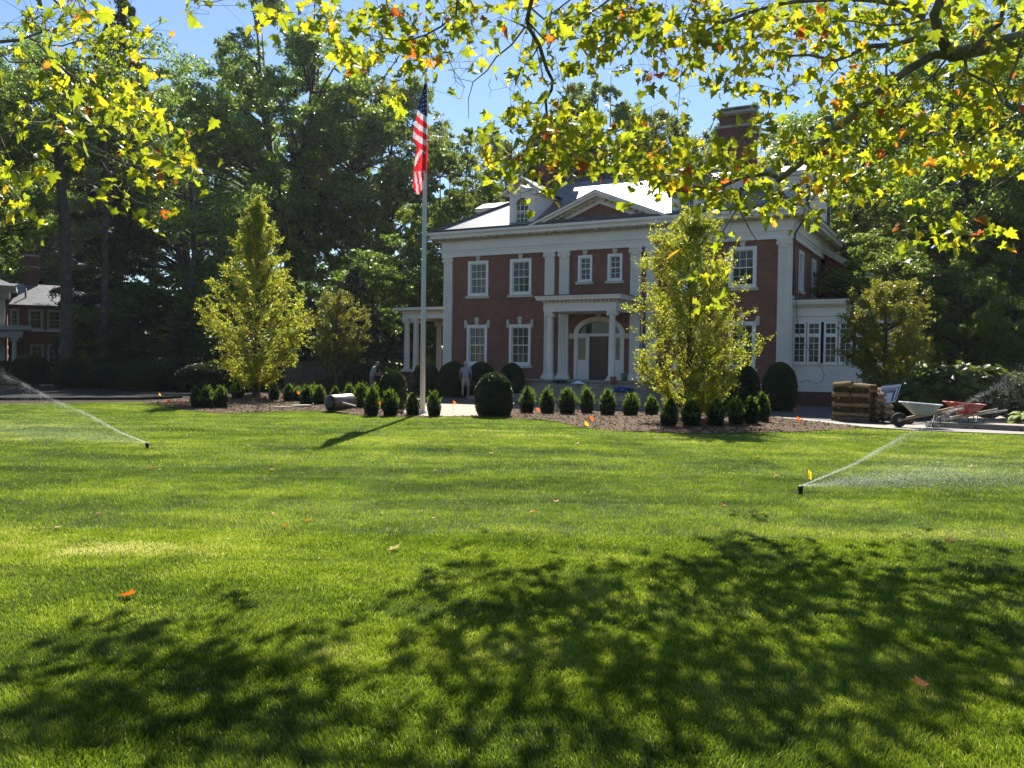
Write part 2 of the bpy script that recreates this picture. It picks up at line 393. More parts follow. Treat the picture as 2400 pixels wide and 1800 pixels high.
def bed_mesh():
    from mathutils.geometry import delaunay_2d_cdt
    P = []
    for i in range(len(BED)):
        a = np.array(BED[i]); b = np.array(BED[(i+1) % len(BED)]); m = max(1, int(np.linalg.norm(b-a)/.5))
        for k in range(m): P.append(a+(b-a)*k/m)
    nb = len(P); xs = rng.uniform(-20, 14, 9000); ys = rng.uniform(20, 40, 9000); ins = inpoly(xs, ys, BED)
    P += [np.array(p) for p in zip(xs[ins], ys[ins])]
    v, e, f, *_ = delaunay_2d_cdt([Vector((float(p[0]), float(p[1]))) for p in P], [(i, (i+1) % nb) for i in range(nb)], [], 1, 1e-5)
    z = bedz([p.x for p in v], [p.y for p in v])
    me = bpy.data.meshes.new('mulch_bed'); me.from_pydata([(p.x, p.y, float(h)) for p, h in zip(v, z)], [], [tuple(q) for q in f]); me.materials.append(MATS['mulch'])
    for p in me.polygons: p.use_smooth = True
    o = bpy.data.objects.new('mulch_bed', me); link(o); o['kind'] = 'structure'
bed_mesh()
def chips(n):
    xs = rng.uniform(-20, 14, n); ys = rng.uniform(20, 40, n); ins = inpoly(xs, ys, BED); xs = xs[ins]; ys = ys[ins]
    P = np.stack([xs, ys, bedz(xs, ys)+.012], 1)
    V, Q = leaves(P, rng.uniform(.04, .12, len(P)), .35, np.array([0, 0, 1.]), 2.6)
    np_obj('bark_chips', V, Q, 'mulch_chip', rnd=np.repeat(rng.random(len(P)), 4))['kind'] = 'stuff'
chips(60000)
# drive in the shade on the left, patio of pavers before the house, pale edging
sheet('driveway', G([(-900, 942), (430, 935), (900, 926), (1000, 915), (700, 905), (-900, 922)]), -.004, 'asphalt')
sheet('patio', G([(860, 946), (900, 931), (1080, 926), (1300, 925), (1700, 925), (2000, 945), (2320, 975), (2100, 1006), (1900, 987), (1700, 969), (1560, 964), (1200, 956), (1150, 967), (940, 966)]), .002, 'paver')
sheet('gravel_pad', G([(935, 967), (955, 955), (1035, 947), (1110, 948), (1160, 955), (1170, 966), (1120, 975), (1000, 977)]), .010, 'gravel_tan')
sheet('path', G([(1680, 966), (1900, 984), (2050, 996), (2150, 997), (2400, 1011), (2700, 1026), (2700, 1036), (2400, 1019), (2150, 1009), (2050, 1003), (1900, 989), (1680, 970)]), .014, 'pale_slab')
sheet('soil_bed', G([(2240, 986), (2420, 1003), (2800, 1030), (2800, 1003), (2420, 975), (2260, 972)]), .006, 'gravel_tan')
def curb(name, pts, wd, h, mat, label):
    m = MB(); P = [gp(*p) for p in pts]
    for a, b in zip(P[:-1], P[1:]): 
        m.bar((a[0], a[1], h/2), (b[0], b[1], h/2), wd, h)
    o = m.build(name, mat); tag(o, label, 'curb'); return o
curb('stone_curb', [(1180, 955), (1330, 958), (1420, 960), (1560, 963.5), (1690, 968)], .12, .05, 'pale_slab', 'pale limestone curb behind the row of small conical shrubs')
curb('low_curb', [(-300, 941), (0, 938), (330, 937), (425, 933)], .14, .10, 'asphalt', 'dark low stone curb along the shaded drive at far left')
curb('brick_edging', [(2170, 1001), (2300, 1007), (2500, 1017)], .2, .16, 'paver', 'dark brick edging of the soil bed beside the red wheelbarrow')
# ------------------------------------------------------------------ grass blades
def grass():
    TV = []; TQ = []; TR = []; off = 0
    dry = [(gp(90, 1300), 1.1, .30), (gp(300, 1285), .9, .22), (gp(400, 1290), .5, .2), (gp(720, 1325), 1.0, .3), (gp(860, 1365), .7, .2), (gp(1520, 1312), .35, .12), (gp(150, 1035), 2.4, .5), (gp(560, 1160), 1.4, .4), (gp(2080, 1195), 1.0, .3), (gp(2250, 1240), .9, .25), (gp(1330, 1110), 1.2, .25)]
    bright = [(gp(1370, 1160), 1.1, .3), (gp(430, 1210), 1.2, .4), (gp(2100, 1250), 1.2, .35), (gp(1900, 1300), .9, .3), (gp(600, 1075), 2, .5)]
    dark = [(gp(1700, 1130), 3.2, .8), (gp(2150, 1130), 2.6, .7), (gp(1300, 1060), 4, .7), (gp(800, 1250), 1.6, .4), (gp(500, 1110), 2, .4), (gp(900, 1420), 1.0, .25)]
    def zone(y0, y1, dens, hb, wb, seg):
        nonlocal off
        xm = .66*y1+1.0; n = int((y1-y0)*2*xm*dens)
        y = rng.uniform(y0, y1, n); x = rng.uniform(-xm, xm, n)
        k = (np.abs(x) < .64*y+.9) & inpoly(x, y, LAWN); x = x[k]; y = y[k]; n = len(x)
        tone = .30*vnoise(x*.16+3, y*.75+1)+.34*vnoise(x*.8+7, y*1.7+3)-.03+.18*vnoise(x*3.3, y*5.1)+.26*vnoise(x*11, y*14)-.06
        tone = tone/.9
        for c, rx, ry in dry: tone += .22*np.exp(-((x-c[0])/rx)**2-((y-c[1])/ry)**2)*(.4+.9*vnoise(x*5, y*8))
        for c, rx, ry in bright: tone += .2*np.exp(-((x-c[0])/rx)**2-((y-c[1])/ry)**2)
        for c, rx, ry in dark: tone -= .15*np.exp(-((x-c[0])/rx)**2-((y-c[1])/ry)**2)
        # sod seams
        cell = np.floor(y/.62+.02*x).astype(int); seam = np.abs((y/.62+.02*x) % 1-.5)
        sx = (x/1.55+_tab[cell % 256, 5]*1.0); ctone = _tab[cell % 256, np.floor(sx).astype(int) % 256]
        tone += (ctone-.5)*.26; tone -= np.where(seam > .46, .10, 0); kill = (seam > .487) & (vnoise(x*2.2, y*.7+5) > .55)
        rn = np.clip(tone*.95-.05+rng.normal(0, .13, n), 0, 1); rn = np.where(rng.random(n) < .02, 1.0, rn)  # a few blades coloured pale, as painted white glint specks
        h = hb*rng.uniform(.55, 1.25, n)*(.75+.5*vnoise(x*1.7+2, y*2.9+8)); h[kill] *= .35
        az = rng.uniform(0, 2*math.pi, n)+0; lean = rng.uniform(.15, .95, n)*h
        # neighbouring blades lean alike
        az = az*.55+vnoise(x*1.9, y*1.9)*6.0
        dx = np.cos(az)*lean; dy = np.sin(az)*lean
        wa = rng.uniform(0, math.pi, n); wx = np.cos(wa)*wb*rng.uniform(.6, 1.3, n)/2; wy = np.sin(wa)*wb/2
        B = np.stack([x, y, np.full(n, .003)], 1)
        Wv = np.stack([wx, wy, np.zeros(n)], 1)
        if seg == 1:
            T = B+np.stack([dx, dy, h], 1)
            V = np.stack([B-Wv, B+Wv, T], 1).reshape(-1, 3); Q = (np.arange(3*n).reshape(n, 3)); m = 3
        else:
            Mi = B+np.stack([dx*.32, dy*.32, h*.62], 1); T = B+np.stack([dx, dy, h], 1)
            V = np.stack([B-Wv, B+Wv, Mi-Wv*.8, Mi+Wv*.8, T], 1).reshape(-1, 3); b = np.arange(n)[:, None]*5
            Q = np.concatenate([b+[0, 1, 3], b+[0, 3, 2], b+[2, 3, 4]], 0); m = 5
        TV.append(V); TQ.append(Q+off); TR.append(np.repeat(rn, m)); off += len(V)
    GD = GRASS_D
    zone(3.0, 5.2, 22000*GD, .030, .0038, 2)
    zone(5.2, 8.0, 11000*GD, .031, .0048, 2)
    zone(8.0, 12.5, 5400*GD, .032, .0056, 1)
    zone(12.5, 19, 2500*GD, .033, .0088, 1)
    zone(19, 33, 1150*GD, .034, .0135, 1)
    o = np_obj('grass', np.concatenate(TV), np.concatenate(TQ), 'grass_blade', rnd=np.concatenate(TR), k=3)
    o['kind'] = 'stuff'; print('grass tris', len(o.data.polygons))
GRASS_D = 1.0
grass()
# ================================================================== HOUSE
PHI = RAD(28.6); HL = at(1041, 850, 46.); HL[2] = 0
hu = np.array([math.cos(PHI), -math.sin(PHI), 0]); hb = np.array([math.sin(PHI), math.cos(PHI), 0])
def HW(u, y, z=0.): return HL+hu*u+hb*y+np.array([0, 0, z])
W = 17.87; D = 12.0
house = empty('brick_house', HL, -PHI, 'large red brick mansion with white pilasters, pediment and grey slate roof', 'house')
def wall_grid(m, x0, x1, z0, z1, ops, y, dep=.16, axis='x', flip=False):
    xs = sorted({x0, x1, *[o[0] for o in ops], *[o[1] for o in ops]}); zs = sorted({z0, z1, *[o[2] for o in ops], *[o[3] for o in ops]})
    P = (lambda a, d, z: (a, y+d, z)) if axis == 'x' else (lambda a, d, z: (y+d, a, z))
    for a, b in zip(xs[:-1], xs[1:]):
        for c, d in zip(zs[:-1], zs[1:]):
            if any(o[0] <= a and b <= o[1] and o[2] <= c and d <= o[3] for o in ops): continue
            q = [P(a, 0, c), P(b, 0, c), P(b, 0, d), P(a, 0, d)]; m.add(q, [(0, 1, 2, 3)])
    for o in ops:
        a, b, c, d = o
        for p, q in (((a, c), (a, d)), ((b, d), (b, c)), ((a, d), (b, d)), ((b, c), (a, c))):
            m.add([P(p[0], 0, p[1]), P(q[0], 0, q[1]), P(q[0], dep, q[1]), P(p[0], dep, p[1])], [(0, 1, 2, 3)])
FO = [(1.48, 2.65, 5.22, 7.0), (3.99, 5.17, 5.22, 7.0), (12.70, 13.88, 5.22, 7.0), (15.22, 16.40, 5.22, 7.0),
      (7.80, 8.50, 5.75, 7.0), (9.36, 10.06, 5.75, 7.0),
      (1.45, 2.62, 1.62, 3.66), (3.99, 5.18, 1.62, 3.66), (12.69, 13.88, 1.62, 3.66), (15.25, 16.42, 1.62, 3.66), (7.62, 10.24, .95, 3.98)]
m = MB(); wall_grid(m, 0, W, 0, 7.30, FO, 0)
RO = [(2.0, 3.1, 5.22, 7.0), (5.4, 6.5, 5.22, 7.0), (8.8, 9.9, 5.22, 7.0)]
wall_grid(m, 0, D, 0, 7.30, RO, W, -.16, 'y'); m.add([(0, 0, 0), (0, D, 0), (0, D, 7.3), (0, 0, 7.3)], [(0, 1, 2, 3)]); m.add([(0, D, 0), (W, D, 0), (W, D, 7.3), (0, D, 7.3)], [(0, 1, 2, 3)])
# spandrel above the arched doorway
cx, rx, rz_, zs0 = 8.93, 1.31, .80, 3.18
arc = [(cx+rx*math.cos(t), zs0+rz_*math.sin(t)) for t in np.linspace(0, math.pi, 25)]
for (xa, za), (xb, zb) in zip(arc[:-1], arc[1:]): m.add([(xa, .004, za), (xb, .004, zb), (xb, .004, 3.98), (xa, .004, 3.98)], [(0, 1, 2, 3)])
m.build('wall', 'brick', house)
m = MB(); m.box((-.05, -.05, 0), (W+.05, D+.05, .80)); m.box((-.08, -.08, .80), (W+.08, D+.08, .93)); m.build('foundation', 'white_paint', house)
m = MB(); m.box((.3, .35, .94), (W-.3, .45, 7.2)); m.build('black_backing', 'plastic_black', house)  # plain black sheet close behind the front window openings
def window(par, x0, x1, z0, z1, cols, rows, y=0., sill=True, key='plain', axis='x', sgn=1, gl='glass', pm='window_paint'):
    """axis x: faces -y ; axis y: faces +x"""
    A = (lambda a, d, z: (a, y+d, z)) if axis == 'x' else (lambda a, d, z: (y-d, a, z))
    m = MB()
    def bx(a0, a1, d0, d1, c0, c1, mm=None):
        p = A(a0, d0, c0); q = A(a1, d1, c1); (mm or m).box(tuple(min(i, j) for i, j in zip(p, q)), tuple(max(i, j) for i, j in zip(p, q)))
    fw = .115 if x1-x0 > .9 else .085
    bx(x0-.03, x0+fw, -.035, .14, z0-.02, z1+.03); bx(x1-fw, x1+.03, -.035, .14, z0-.02, z1+.03)
    bx(x0+fw, x1-fw, -.035, .14, z1-fw, z1+.03); bx(x0+fw, x1-fw, -.035, .14, z0-.02, z0+fw*.9)
    a0, a1, c0, c1 = x0+fw, x1-fw, z0+fw*.9, z1-fw; mid = (c0+c1)/2; s = .045
    for cc0, cc1, dd in ((mid-.02, c1, .05), (c0, mid+.02, .085)):
        bx(a0, a0+s, dd, dd+.04, cc0, cc1); bx(a1-s, a1, dd, dd+.04, cc0, cc1); bx(a0+s, a1-s, dd, dd+.04, cc1-s, cc1); bx(a0+s, a1-s, dd, dd+.04, cc0, cc0+s)
        for i in range(1, cols):
            xx = a0+s+(a1-a0-2*s)*i/cols; bx(xx-.011, xx+.011, dd+.006, dd+.03, cc0+s, cc1-s)
        for j in range(1, rows):
            zz = cc0+s+(cc1-cc0-2*s)*j/rows; bx(a0+s, a1-s, dd+.004, dd+.032, zz-.011, zz+.011)
    fo = m.build('window', pm, par)
    g = MB(); bx(a0, a1, .075, .08, mid, c1, g); bx(a0, a1, .108, .113, c0, mid, g); g.build('pane', gl, fo)
    if sill:
        g = MB(); bx(x0-.13, x1+.13, -.10, .05, z0-.15, z0-.021, g); g.build('sill', 'cream_stone' if not sill == 'w' else 'white_paint', fo)
    xc = (x0+x1)/2
    if key in ('key', 'full'):
        g = MB()
        zt = z1+(.27 if key == 'key' else .42); zb = z1+.032
        if axis == 'x': g.prism([(xc-.085, zb), (xc+.085, zb), (xc+.13, zt), (xc-.13, zt)], y-.075, y-.001)
        g.build('keystone', 'cream_stone', fo)
    if key == 'full':
        for s_ in (-1, 1):
            e = x0-.04 if s_ < 0 else x1+.04
            g = MB(); g.prism([(e+s_*.14, z1-.14), (e-s_*.0, z1-.14), (e-s_*.0, z1+.032), (e-s_*.06, z1+.032), (e+s_*.02, z1+.28), (e+s_*.14, z1+.28)][::(1 if s_ < 0 else -1)], y-.06, y-.001)
            g.build('corner_block', 'cream_stone', fo)
    return fo
for i, o in enumerate(FO[:4]): window(house, *o, 3, 2, key='key', gl='glass_pale' if i in (0, 2) else 'glass')
for o in FO[4:6]: window(house, *o, 2, 2, key='key')
for o in FO[6:10]: window(house, *o, 3, 2, key='full')
for o in RO: window(house, *o, 3, 2, y=W, axis='y')
# --- pilasters
def pilaster(x0, x1, zb, zt, y=-.12, ya=0., sh=6):
    m = MB(); w_ = x1-x0; poly = [(x0, ya-.001)]; n = sh
    poly = [(x0, ya), (x0, y)]
    e = w_*.08
    for i in range(n):
        a = x0+e+(w_-2*e)*i/n; b = x0+e+(w_-2*e)*(i+1)/n
        poly += [(a, y), (a+(b-a)*.22, y+.028), (a+(b-a)*.65, y+.028), (a+(b-a)*.82, y)]
    poly += [(x1, y), (x1, ya)]
    m.plate([(a, b) for a, b in poly][::-1], zb+.30, zt-.36)
    m.box((x0-.10, y-.09, zb), (x1+.10, ya, zb+.16)); m.box((x0-.05, y-.05, zb+.16), (x1+.05, ya, zb+.24)); m.box((x0-.02, y-.02, zb+.24), (x1+.02, ya, zb+.30))
    m.box((x0-.0, y-.02, zt-.36), (x1+.0, ya, zt-.28)); m.box((x0-.03, y-.04, zt-.24), (x1+.03, ya, zt-.08)); m.box((x0-.07, y-.08, zt-.08), (x1+.07, ya, zt))
    for xx in (x0+.01, x1-.01): m.lathe([(.02, -.05), (.10, -.045), (.105, 0), (.10, .045), (.02, .05)], (xx, y-.03, zt-.2), 12, axis='y')
    m.box((x0+.04, y-.015, zt-.32), (x1-.04, ya, zt-.24))
    return m.build('pilaster', 'white_paint', house)
for a, b in ((0, .5), (W-.5, W)): pilaster(a, b, .93, 7.29)
for a, b in ((6.0, 6.52), (6.80, 7.32), (10.54, 11.06), (11.34, 11.86)): pilaster(a, b, .95, 7.29)
m = MB(); m.box((W-.004, .0, .93), (W+.10, .5, 7.28)); m.build('side_pilaster', 'white_paint', house)
m = MB(); m.box((-.10, 0, .93), (.004, .5, 7.28)); m.build('side_pilaster', 'white_paint', house)
# --- entablature
m = MB()
def ring(p, z0, z1): m.box((-p, -p, z0), (W+p, D+p, z1))
ring(.14, 7.28, 7.50); ring(.165, 7.50, 7.62); ring(.21, 7.62, 7.68); ring(.15, 7.68, 8.02); ring(.20, 8.02, 8.07)
ring(.19, 8.07, 8.17); ring(.42, 8.20, 8.23); ring(.62, 8.23, 8.38); ring(.66, 8.38, 8.42)
ring(.72, 8.42, 8.55)
m.build('entablature', 'white_paint', house)
m = MB()
for x in np.arange(-.24, W+.2, .105): m.box((x, -.255, 8.075), (x+.06, -.19, 8.165))
for y in np.arange(-.24, D, .105): m.box((W+.19, y, 8.075), (W+.255, y+.06, 8.165))
for x in np.arange(-.5, W+.5, .47): m.box((x, -.57, 8.175), (x+.16, -.20, 8.228))
for y in np.arange(-.5, D, .47): m.box((W+.20, y, 8.175), (W+.57, y+.16, 8.228))
m.box((-.3, -.195, 8.165), (W+.3, -.15, 8.205)); m.build('dentils', 'cream_stone', house)
m = MB()
for a, b in (((-.70, -.70), (W+.70, -.62)), ((W+.62, -.62), (W+.70, D+.7)), ((-.70, -.62), (-.62, D+.7))): m.box((a[0], a[1], 8.553), (b[0], b[1], 8.66))
m.build('gutter', 'gutter_dark', house)
# --- roof
SL = .60
def rz(t): return 8.57+SL*t
t1 = 5.4; e = .62
c0 = [(-e, -e), (W+e, -e), (W+e, D+e), (-e, D+e)]; c1 = [(-e+t1, -e+t1), (W+e-t1, -e+t1), (W+e-t1, D+e-t1), (-e+t1, D+e-t1)]
m = MB(); V = [(x, y, rz(0)) for x, y in c0]+[(x, y, rz(t1)) for x, y in c1]
m.add(V, [(0, 1, 5, 4), (1, 2, 6, 5), (2, 3, 7, 6), (3, 0, 4, 7)]); roof = m.build('roof', 'slate', house)
m = MB(); m.box((c1[0][0]-.05, c1[0][1]-.05, rz(t1)-.05), (c1[2][0]+.05, c1[2][1]+.05, rz(t1)+.32)); m.build('roof_deck', 'gutter_dark', roof)
for i in range(4): m = MB(); m.bar((*c0[i], rz(0)+.03), (*c1[i], rz(t1)+.03), .22, .06); m.build('ridge_cap', 'slate', roof)
def chimney(x0, x1, y0, y1, zt):
    m = MB(); m.box((x0, y0, 9.0), (x1, y1, zt-1.1)); m.box((x0+.12, y0+.12, zt-.98), (x1-.12, y1-.12, zt-.45)); c = m.build('chimney', 'brick_dark', roof)
    m = MB(); m.box((x0-.08, y0-.08, zt-1.1), (x1+.08, y1+.08, zt-.98)); m.box((x0-.02, y0-.02, zt-.45), (x1+.02, y1+.02, zt-.40)); m.box((x0-.12, y0-.12, zt-.40), (x1+.12, y1+.12, zt-.26))
    m.box((x0+.15, y0+.15, zt-.07), (x1-.15, y1-.15, zt)); m.build('cap', 'concrete', c)
    m = MB()
    for x in np.linspace(x0+.22, x1-.38, 4): m.box((x, y0+.2, zt-.26), (x+.12, y1-.2, zt-.07))
    m.build('flue', 'brick_dark', c)
chimney(12.95, 14.80, 5.6, 6.8, 15.05)
chimney(2.6, 4.4, 5.6, 6.8, 14.9)
# --- pediment
px0, px1, zb, za, yf = 5.28, 12.58, 8.553, 10.0, -.72
pc = (px0+px1)/2
tym = MB(); tym.prism([(px0+1.2, zb), (px1-1.2, zb), (pc, za-.45)], -.08, -.04); ped = tym.build('pediment', 'brick', house)
m = MB(); sl = (za-zb)/(pc-px0); th = .27
for s_ in (-1, 1):
    ex = px0 if s_ < 0 else px1
    def band(off, th, y0, y1):
        k = off/sl
        a = (ex-s_*k*1.0, zb); b = (pc, za-off); 
        a2 = (ex-s_*(k+th/sl), zb); b2 = (pc, za-off-th)
        poly = [a, b, b2, a2] if s_ > 0 else [a2, b2, b, a]
        m.prism(poly, y0, y1)
    band(0, .11, yf, 1.2); band(.11, .12, yf+.10, .05); band(.23, .10, yf+.45, .0); band(.33, .16, -.16, -.06); band(.49, .05, -.20, -.06)
m.box((px0+1.0, -.15, zb), (px1-1.0, -.05, zb+.10))
m.build('raking_cornice', 'white_paint', ped)
for s_ in (-1, 1):
    m = MB()
    for k in np.arange(.06, .93, .085):
        x = (px0 if s_ < 0 else px1)*(1-k)+pc*k; z = zb+(za-zb)*k-.31
        if z > zb+.02: m.box((x-.07, -.42, z-.04), (x+.07, -.16, z+.06))
    m.build('modillion', 'cream_stone', ped)
m = MB(); kz = .012
m.add([(px0-.02, yf-.03, zb+kz), (pc, yf-.03, za+kz+.03), (pc, 3.2, za+kz+.03), (px0-.02, 1.0, zb+kz)], [(0, 1, 2, 3)]); m.add([(px1+.02, yf-.03, zb+kz), (pc, yf-.03, za+kz+.03), (pc, 3.2, za+kz+.03), (px1+.02, 1.0, zb+kz)], [(3, 2, 1, 0)])
m.build('pediment_roof', 'slate', ped)
# --- dormers
def dormer_front(xc):
    wd = .72; y0 = -.12; z0 = 8.60; zt = 10.28; m = MB()
    # face with arched opening
    ow = .36; ozb = z0+.17; ozt = zt-.55
    m.box((xc-wd, y0, z0), (xc-ow, y0+.12, zt)); m.box((xc+ow, y0, z0), (xc+wd, y0+.12, zt)); m.box((xc-ow, y0, z0), (xc+ow, y0+.12, ozb))
    A = [(xc+ow*math.cos(t), ozt+ow*math.sin(t)) for t in np.linspace(0, math.pi, 15)]
    for (xa, za_), (xb, zb_) in zip(A[:-1], A[1:]): m.add([(xa, y0, za_), (xb, y0, zb_), (xb, y0, zt), (xa, y0, zt), (xa, y0+.12, za_), (xb, y0+.12, zb_)], [(0, 1, 2, 3), (0, 4, 5, 1)])
    m.box((xc-wd, y0+.12, z0), (xc-wd+.08, 4.0, zt)); m.box((xc+wd-.08, y0+.12, z0), (xc+wd, 4.0, zt))
    # pediment head
    m.prism([(xc-wd-.22, zt), (xc+wd+.22, zt), (xc, zt+.68)], y0+.02, 3.5)
    for s_ in (-1, 1):
        p = [(xc+s_*(wd+.32), zt-.02), (xc, zt+.70), (xc, zt+.84), (xc+s_*(wd+.32), zt+.12)]
        m.prism(p if s_ > 0 else p[::-1], y0-.22, y0+.3)
    m.box((xc-wd-.1, y0-.06, zt-.06), (xc+wd+.1, y0, zt+.04))
    for s_ in (-1, 1): m.box((xc+s_*.56-.12, y0-.035, z0+.12), (xc+s_*.56+.12, y0, zt-.06))
    d = m.build('dormer', 'white_paint', roof)
    m = MB()
    for s_ in (-1, 1):
        p = [(xc+s_*(wd+.36), zt+.122), (xc, zt+.842), (xc, zt+.872), (xc+s_*(wd+.36), zt+.152)]
        m.prism(p if s_ > 0 else p[::-1], y0-.26, 4.2)
    m.build('dormer_roof', 'slate', d)
    m = MB(); m.box((xc-ow, y0+.05, ozb), (xc-ow+.04, y0+.10, ozt)); m.box((xc+ow-.04, y0+.05, ozb), (xc+ow, y0+.10, ozt)); m.box((xc-ow, y0+.04, ozb), (xc+ow, y0+.10, ozb+.06))
    m.box((xc-ow, y0+.04, ozt-.34), (xc+ow, y0+.10, ozt-.29))
    for xx in (xc-.12, xc+.12): m.box((xx-.012, y0+.05, ozb), (xx+.012, y0+.09, ozt+.3))
    for zz in (ozb+.27, ozb+.54, ozt-.02): m.box((xc-ow, y0+.05, zz), (xc+ow, y0+.09, zz+.024))
    wn = m.build('window', 'window_paint', d)
    m = MB(); m.prism([(xc-ow, ozb), (xc+ow, ozb)]+A, y0+.10, y0+.105); m.build('pane', 'glass_pale', wn)
dormer_front(4.66); dormer_front(W-4.66)
def dormer_side(yc, right):
    wd = .80; z0 = 8.8; zt = 10.35; m = MB(); s = 1 if right else -1; xf = W+.25 if right else -.25
    X = lambda a: xf-s*a
    def bx(a0, a1, y0, y1, z0_, z1_, mm=m): mm.box((min(X(a0), X(a1)), y0, z0_), (max(X(a0), X(a1)), y1, z1_))
    bx(0, 3.6, yc-wd, yc+wd, z0-.2, zt); bx(-.12, 3.8, yc-wd-.14, yc+wd+.14, zt, zt+.14)
    d = m.build('dormer', 'white_paint', roof)
    m = MB(); bx(-.16, 4.4, yc-wd-.18, yc+wd+.18, zt+.14, zt+.17, m)
    V = [(X(-.16), yc-wd-.18, zt+.17), (X(-.16), yc, zt+.62), (X(-.16), yc+wd+.18, zt+.17), (X(4.6), yc-wd-.18, zt+.17), (X(4.6), yc, zt+.62), (X(4.6), yc+wd+.18, zt+.17)]
    m.add(V, [(0, 1, 2), (5, 4, 3), (0, 3, 4, 1), (1, 4, 5, 2)]); m.build('dormer_roof', 'slate', d)
    m = MB(); bx(-.02, .0, yc-.42, yc+.42, z0+.3, zt-.15, m); m.build('pane', 'glass_pale', d)
dormer_side(4.6, False); dormer_side(2.4, True); dormer_side(8.5, True)
# --- doorway
m = MB(); y = .10
for a, b in ((7.62, 7.78), (8.28, 8.42), (9.46, 9.60), (10.08, 10.24)): m.box((a, -.02, .95), (b, .16, 3.18))
m.box((7.62, -.05, 3.06), (10.24, .16, 3.20))
for a, b in ((7.78, 8.28), (9.60, 10.08)): m.box((a, .03, .95), (b, .12, 1.86)); m.box((a+.07, .012, 1.08), (b-.07, .03, 1.72)); m.box((a, .03, 1.86), (a+.06, .12, 3.06)); m.box((b-.06, .03, 1.86), (b, .12, 3.06)); m.box((a+.06, .03, 2.98), (b-.06, .12, 3.06)); m.box((a+.06, .03, 1.86), (b-.06, .12, 1.92))
A1 = [(cx+1.33*math.cos(t), zs0+.02+.82*math.sin(t)) for t in np.linspace(0, math.pi, 25)]; A2 = [(cx+1.08*math.cos(t), zs0+.02+.60*math.sin(t)) for t in np.linspace(0, math.pi, 25)]
for i in range(24): m.add([(A1[i][0], -.04, A1[i][1]), (A1[i+1][0], -.04, A1[i+1][1]), (A2[i+1][0], -.04, A2[i+1][1]), (A2[i][0], -.04, A2[i][1]), (A2[i][0], .14, A2[i][1]), (A2[i+1][0], .14, A2[i+1][1]), (A1[i][0], .003, A1[i][1]), (A1[i+1][0], .003, A1[i+1][1])], [(0, 3, 2, 1), (3, 4, 5, 2), (0, 1, 7, 6)])
dw = m.build('doorway', 'white_paint', house)
m = MB(); m.box((8.42, .08, .96), (9.46, .13, 3.06))
for a, b in ((8.52, 8.90), (8.98, 9.36)):
    for c, d in ((1.12, 1.75), (1.87, 2.35), (2.47, 2.92)): m.box((a, .062, c), (b, .08, d)); m.box((a+.06, .05, c+.06), (b-.06, .062, d-.06))
m.build('door', 'door_wood', dw)
m = MB(); m.box((8.36+.08, .02, 1.85), (8.5, .06, 2.05)); m.build('door_handle', 'dark_metal', dw)
m = MB(); m.prism([(p[0], p[1]) for p in A2], .10, .105)
m.box((7.84, .08, 1.92), (8.22, .085, 2.98)); m.box((9.66, .08, 1.92), (10.02, .085, 2.98)); m.build('pane', 'glass', dw)
m = MB(); m.prism([(8.83, 3.98), (9.03, 3.98), (9.10, 4.45), (8.76, 4.45)], -.10, .0); m.build('keystone', 'cream_stone', dw)
for a in (7.22+.12, 10.24+.02):
    m = MB(); m.box((a, -.05, 2.95), (a+.28, -.002, 3.20)); m.build('impost_block', 'cream_stone', dw)
# --- entrance portico
m = MB(); pu0, pu1, py = 7.10, 10.76, -2.40
m.box((pu0, py, 4.14), (pu1, -.13, 4.30)); m.box((pu0-.02, py-.02, 4.30), (pu1+.02, -.13, 4.36)); m.box((pu0, py, 4.36), (pu1, -.13, 4.58)); m.box((pu0-.05, py-.05, 4.58), (pu1+.05, -.13, 4.62))
m.box((pu0-.28, py-.26, 4.66), (pu1+.28, -.13, 4.78)); m.box((pu0-.33, py-.31, 4.78), (pu1+.33, -.13, 4.86)); m.box((pu0-.03, py-.03, 4.62), (pu1+.03, -.13, 4.66))
po = m.build('portico', 'white_paint', house)
m = MB(); 
for x in np.arange(pu0+.05, pu1-.1, .205): m.box((x, py-.16, 4.56), (x+.11, py-.021, 4.655))
m.build('dentils', 'cream_stone', po); m = MB()
for y in np.arange(py+.1, -.3, .205): m.box((pu1+.021, y, 4.56), (pu1+.16, y+.11, 4.655))
m.build('dentils', 'cream_stone', po)
m = MB(); m.box((pu0-.36, py-.34, 4.862), (pu1+.36, -.002, 4.90)); m.build('roof', 'gutter_dark', po)
def column(par, x, y, z0, z1, r=.165, mat='white_paint'):
    m = MB(); H_ = z1-z0
    m.box((x-r*1.4, y-r*1.4, z0), (x+r*1.4, y+r*1.4, z0+.07)); m.lathe([(r*1.35, z0+.07), (r*1.38, z0+.11), (r*1.2, z0+.15), (r*1.22, z0+.19), (r*1.02, z0+.22), (r, z0+.3), (r*.99, z0+H_*.45), (r*.84, z1-.30), (r*.9, z1-.27), (r*.86, z1-.24), (r*.9, z1-.17)], (x, y, 0), 28)
    m.box((x-r*1.1, y-r*.95, z1-.17), (x+r*1.1, y+r*.95, z1-.07)); m.box((x-r*1.3, y-r*1.25, z1-.07), (x+r*1.3, y+r*1.25, z1-.002))
    for sx in (-1, 1): m.lathe([(.015, -r), (.075, -r*.98), (.08, 0), (.075, r*.98), (.015, r)], (x+sx*r*1.05, y, z1-.16), 12, axis='y')
    return m.build('column', mat, par)
for x in (7.36, 10.50): column(po, x, -2.18, .955, 4.14)
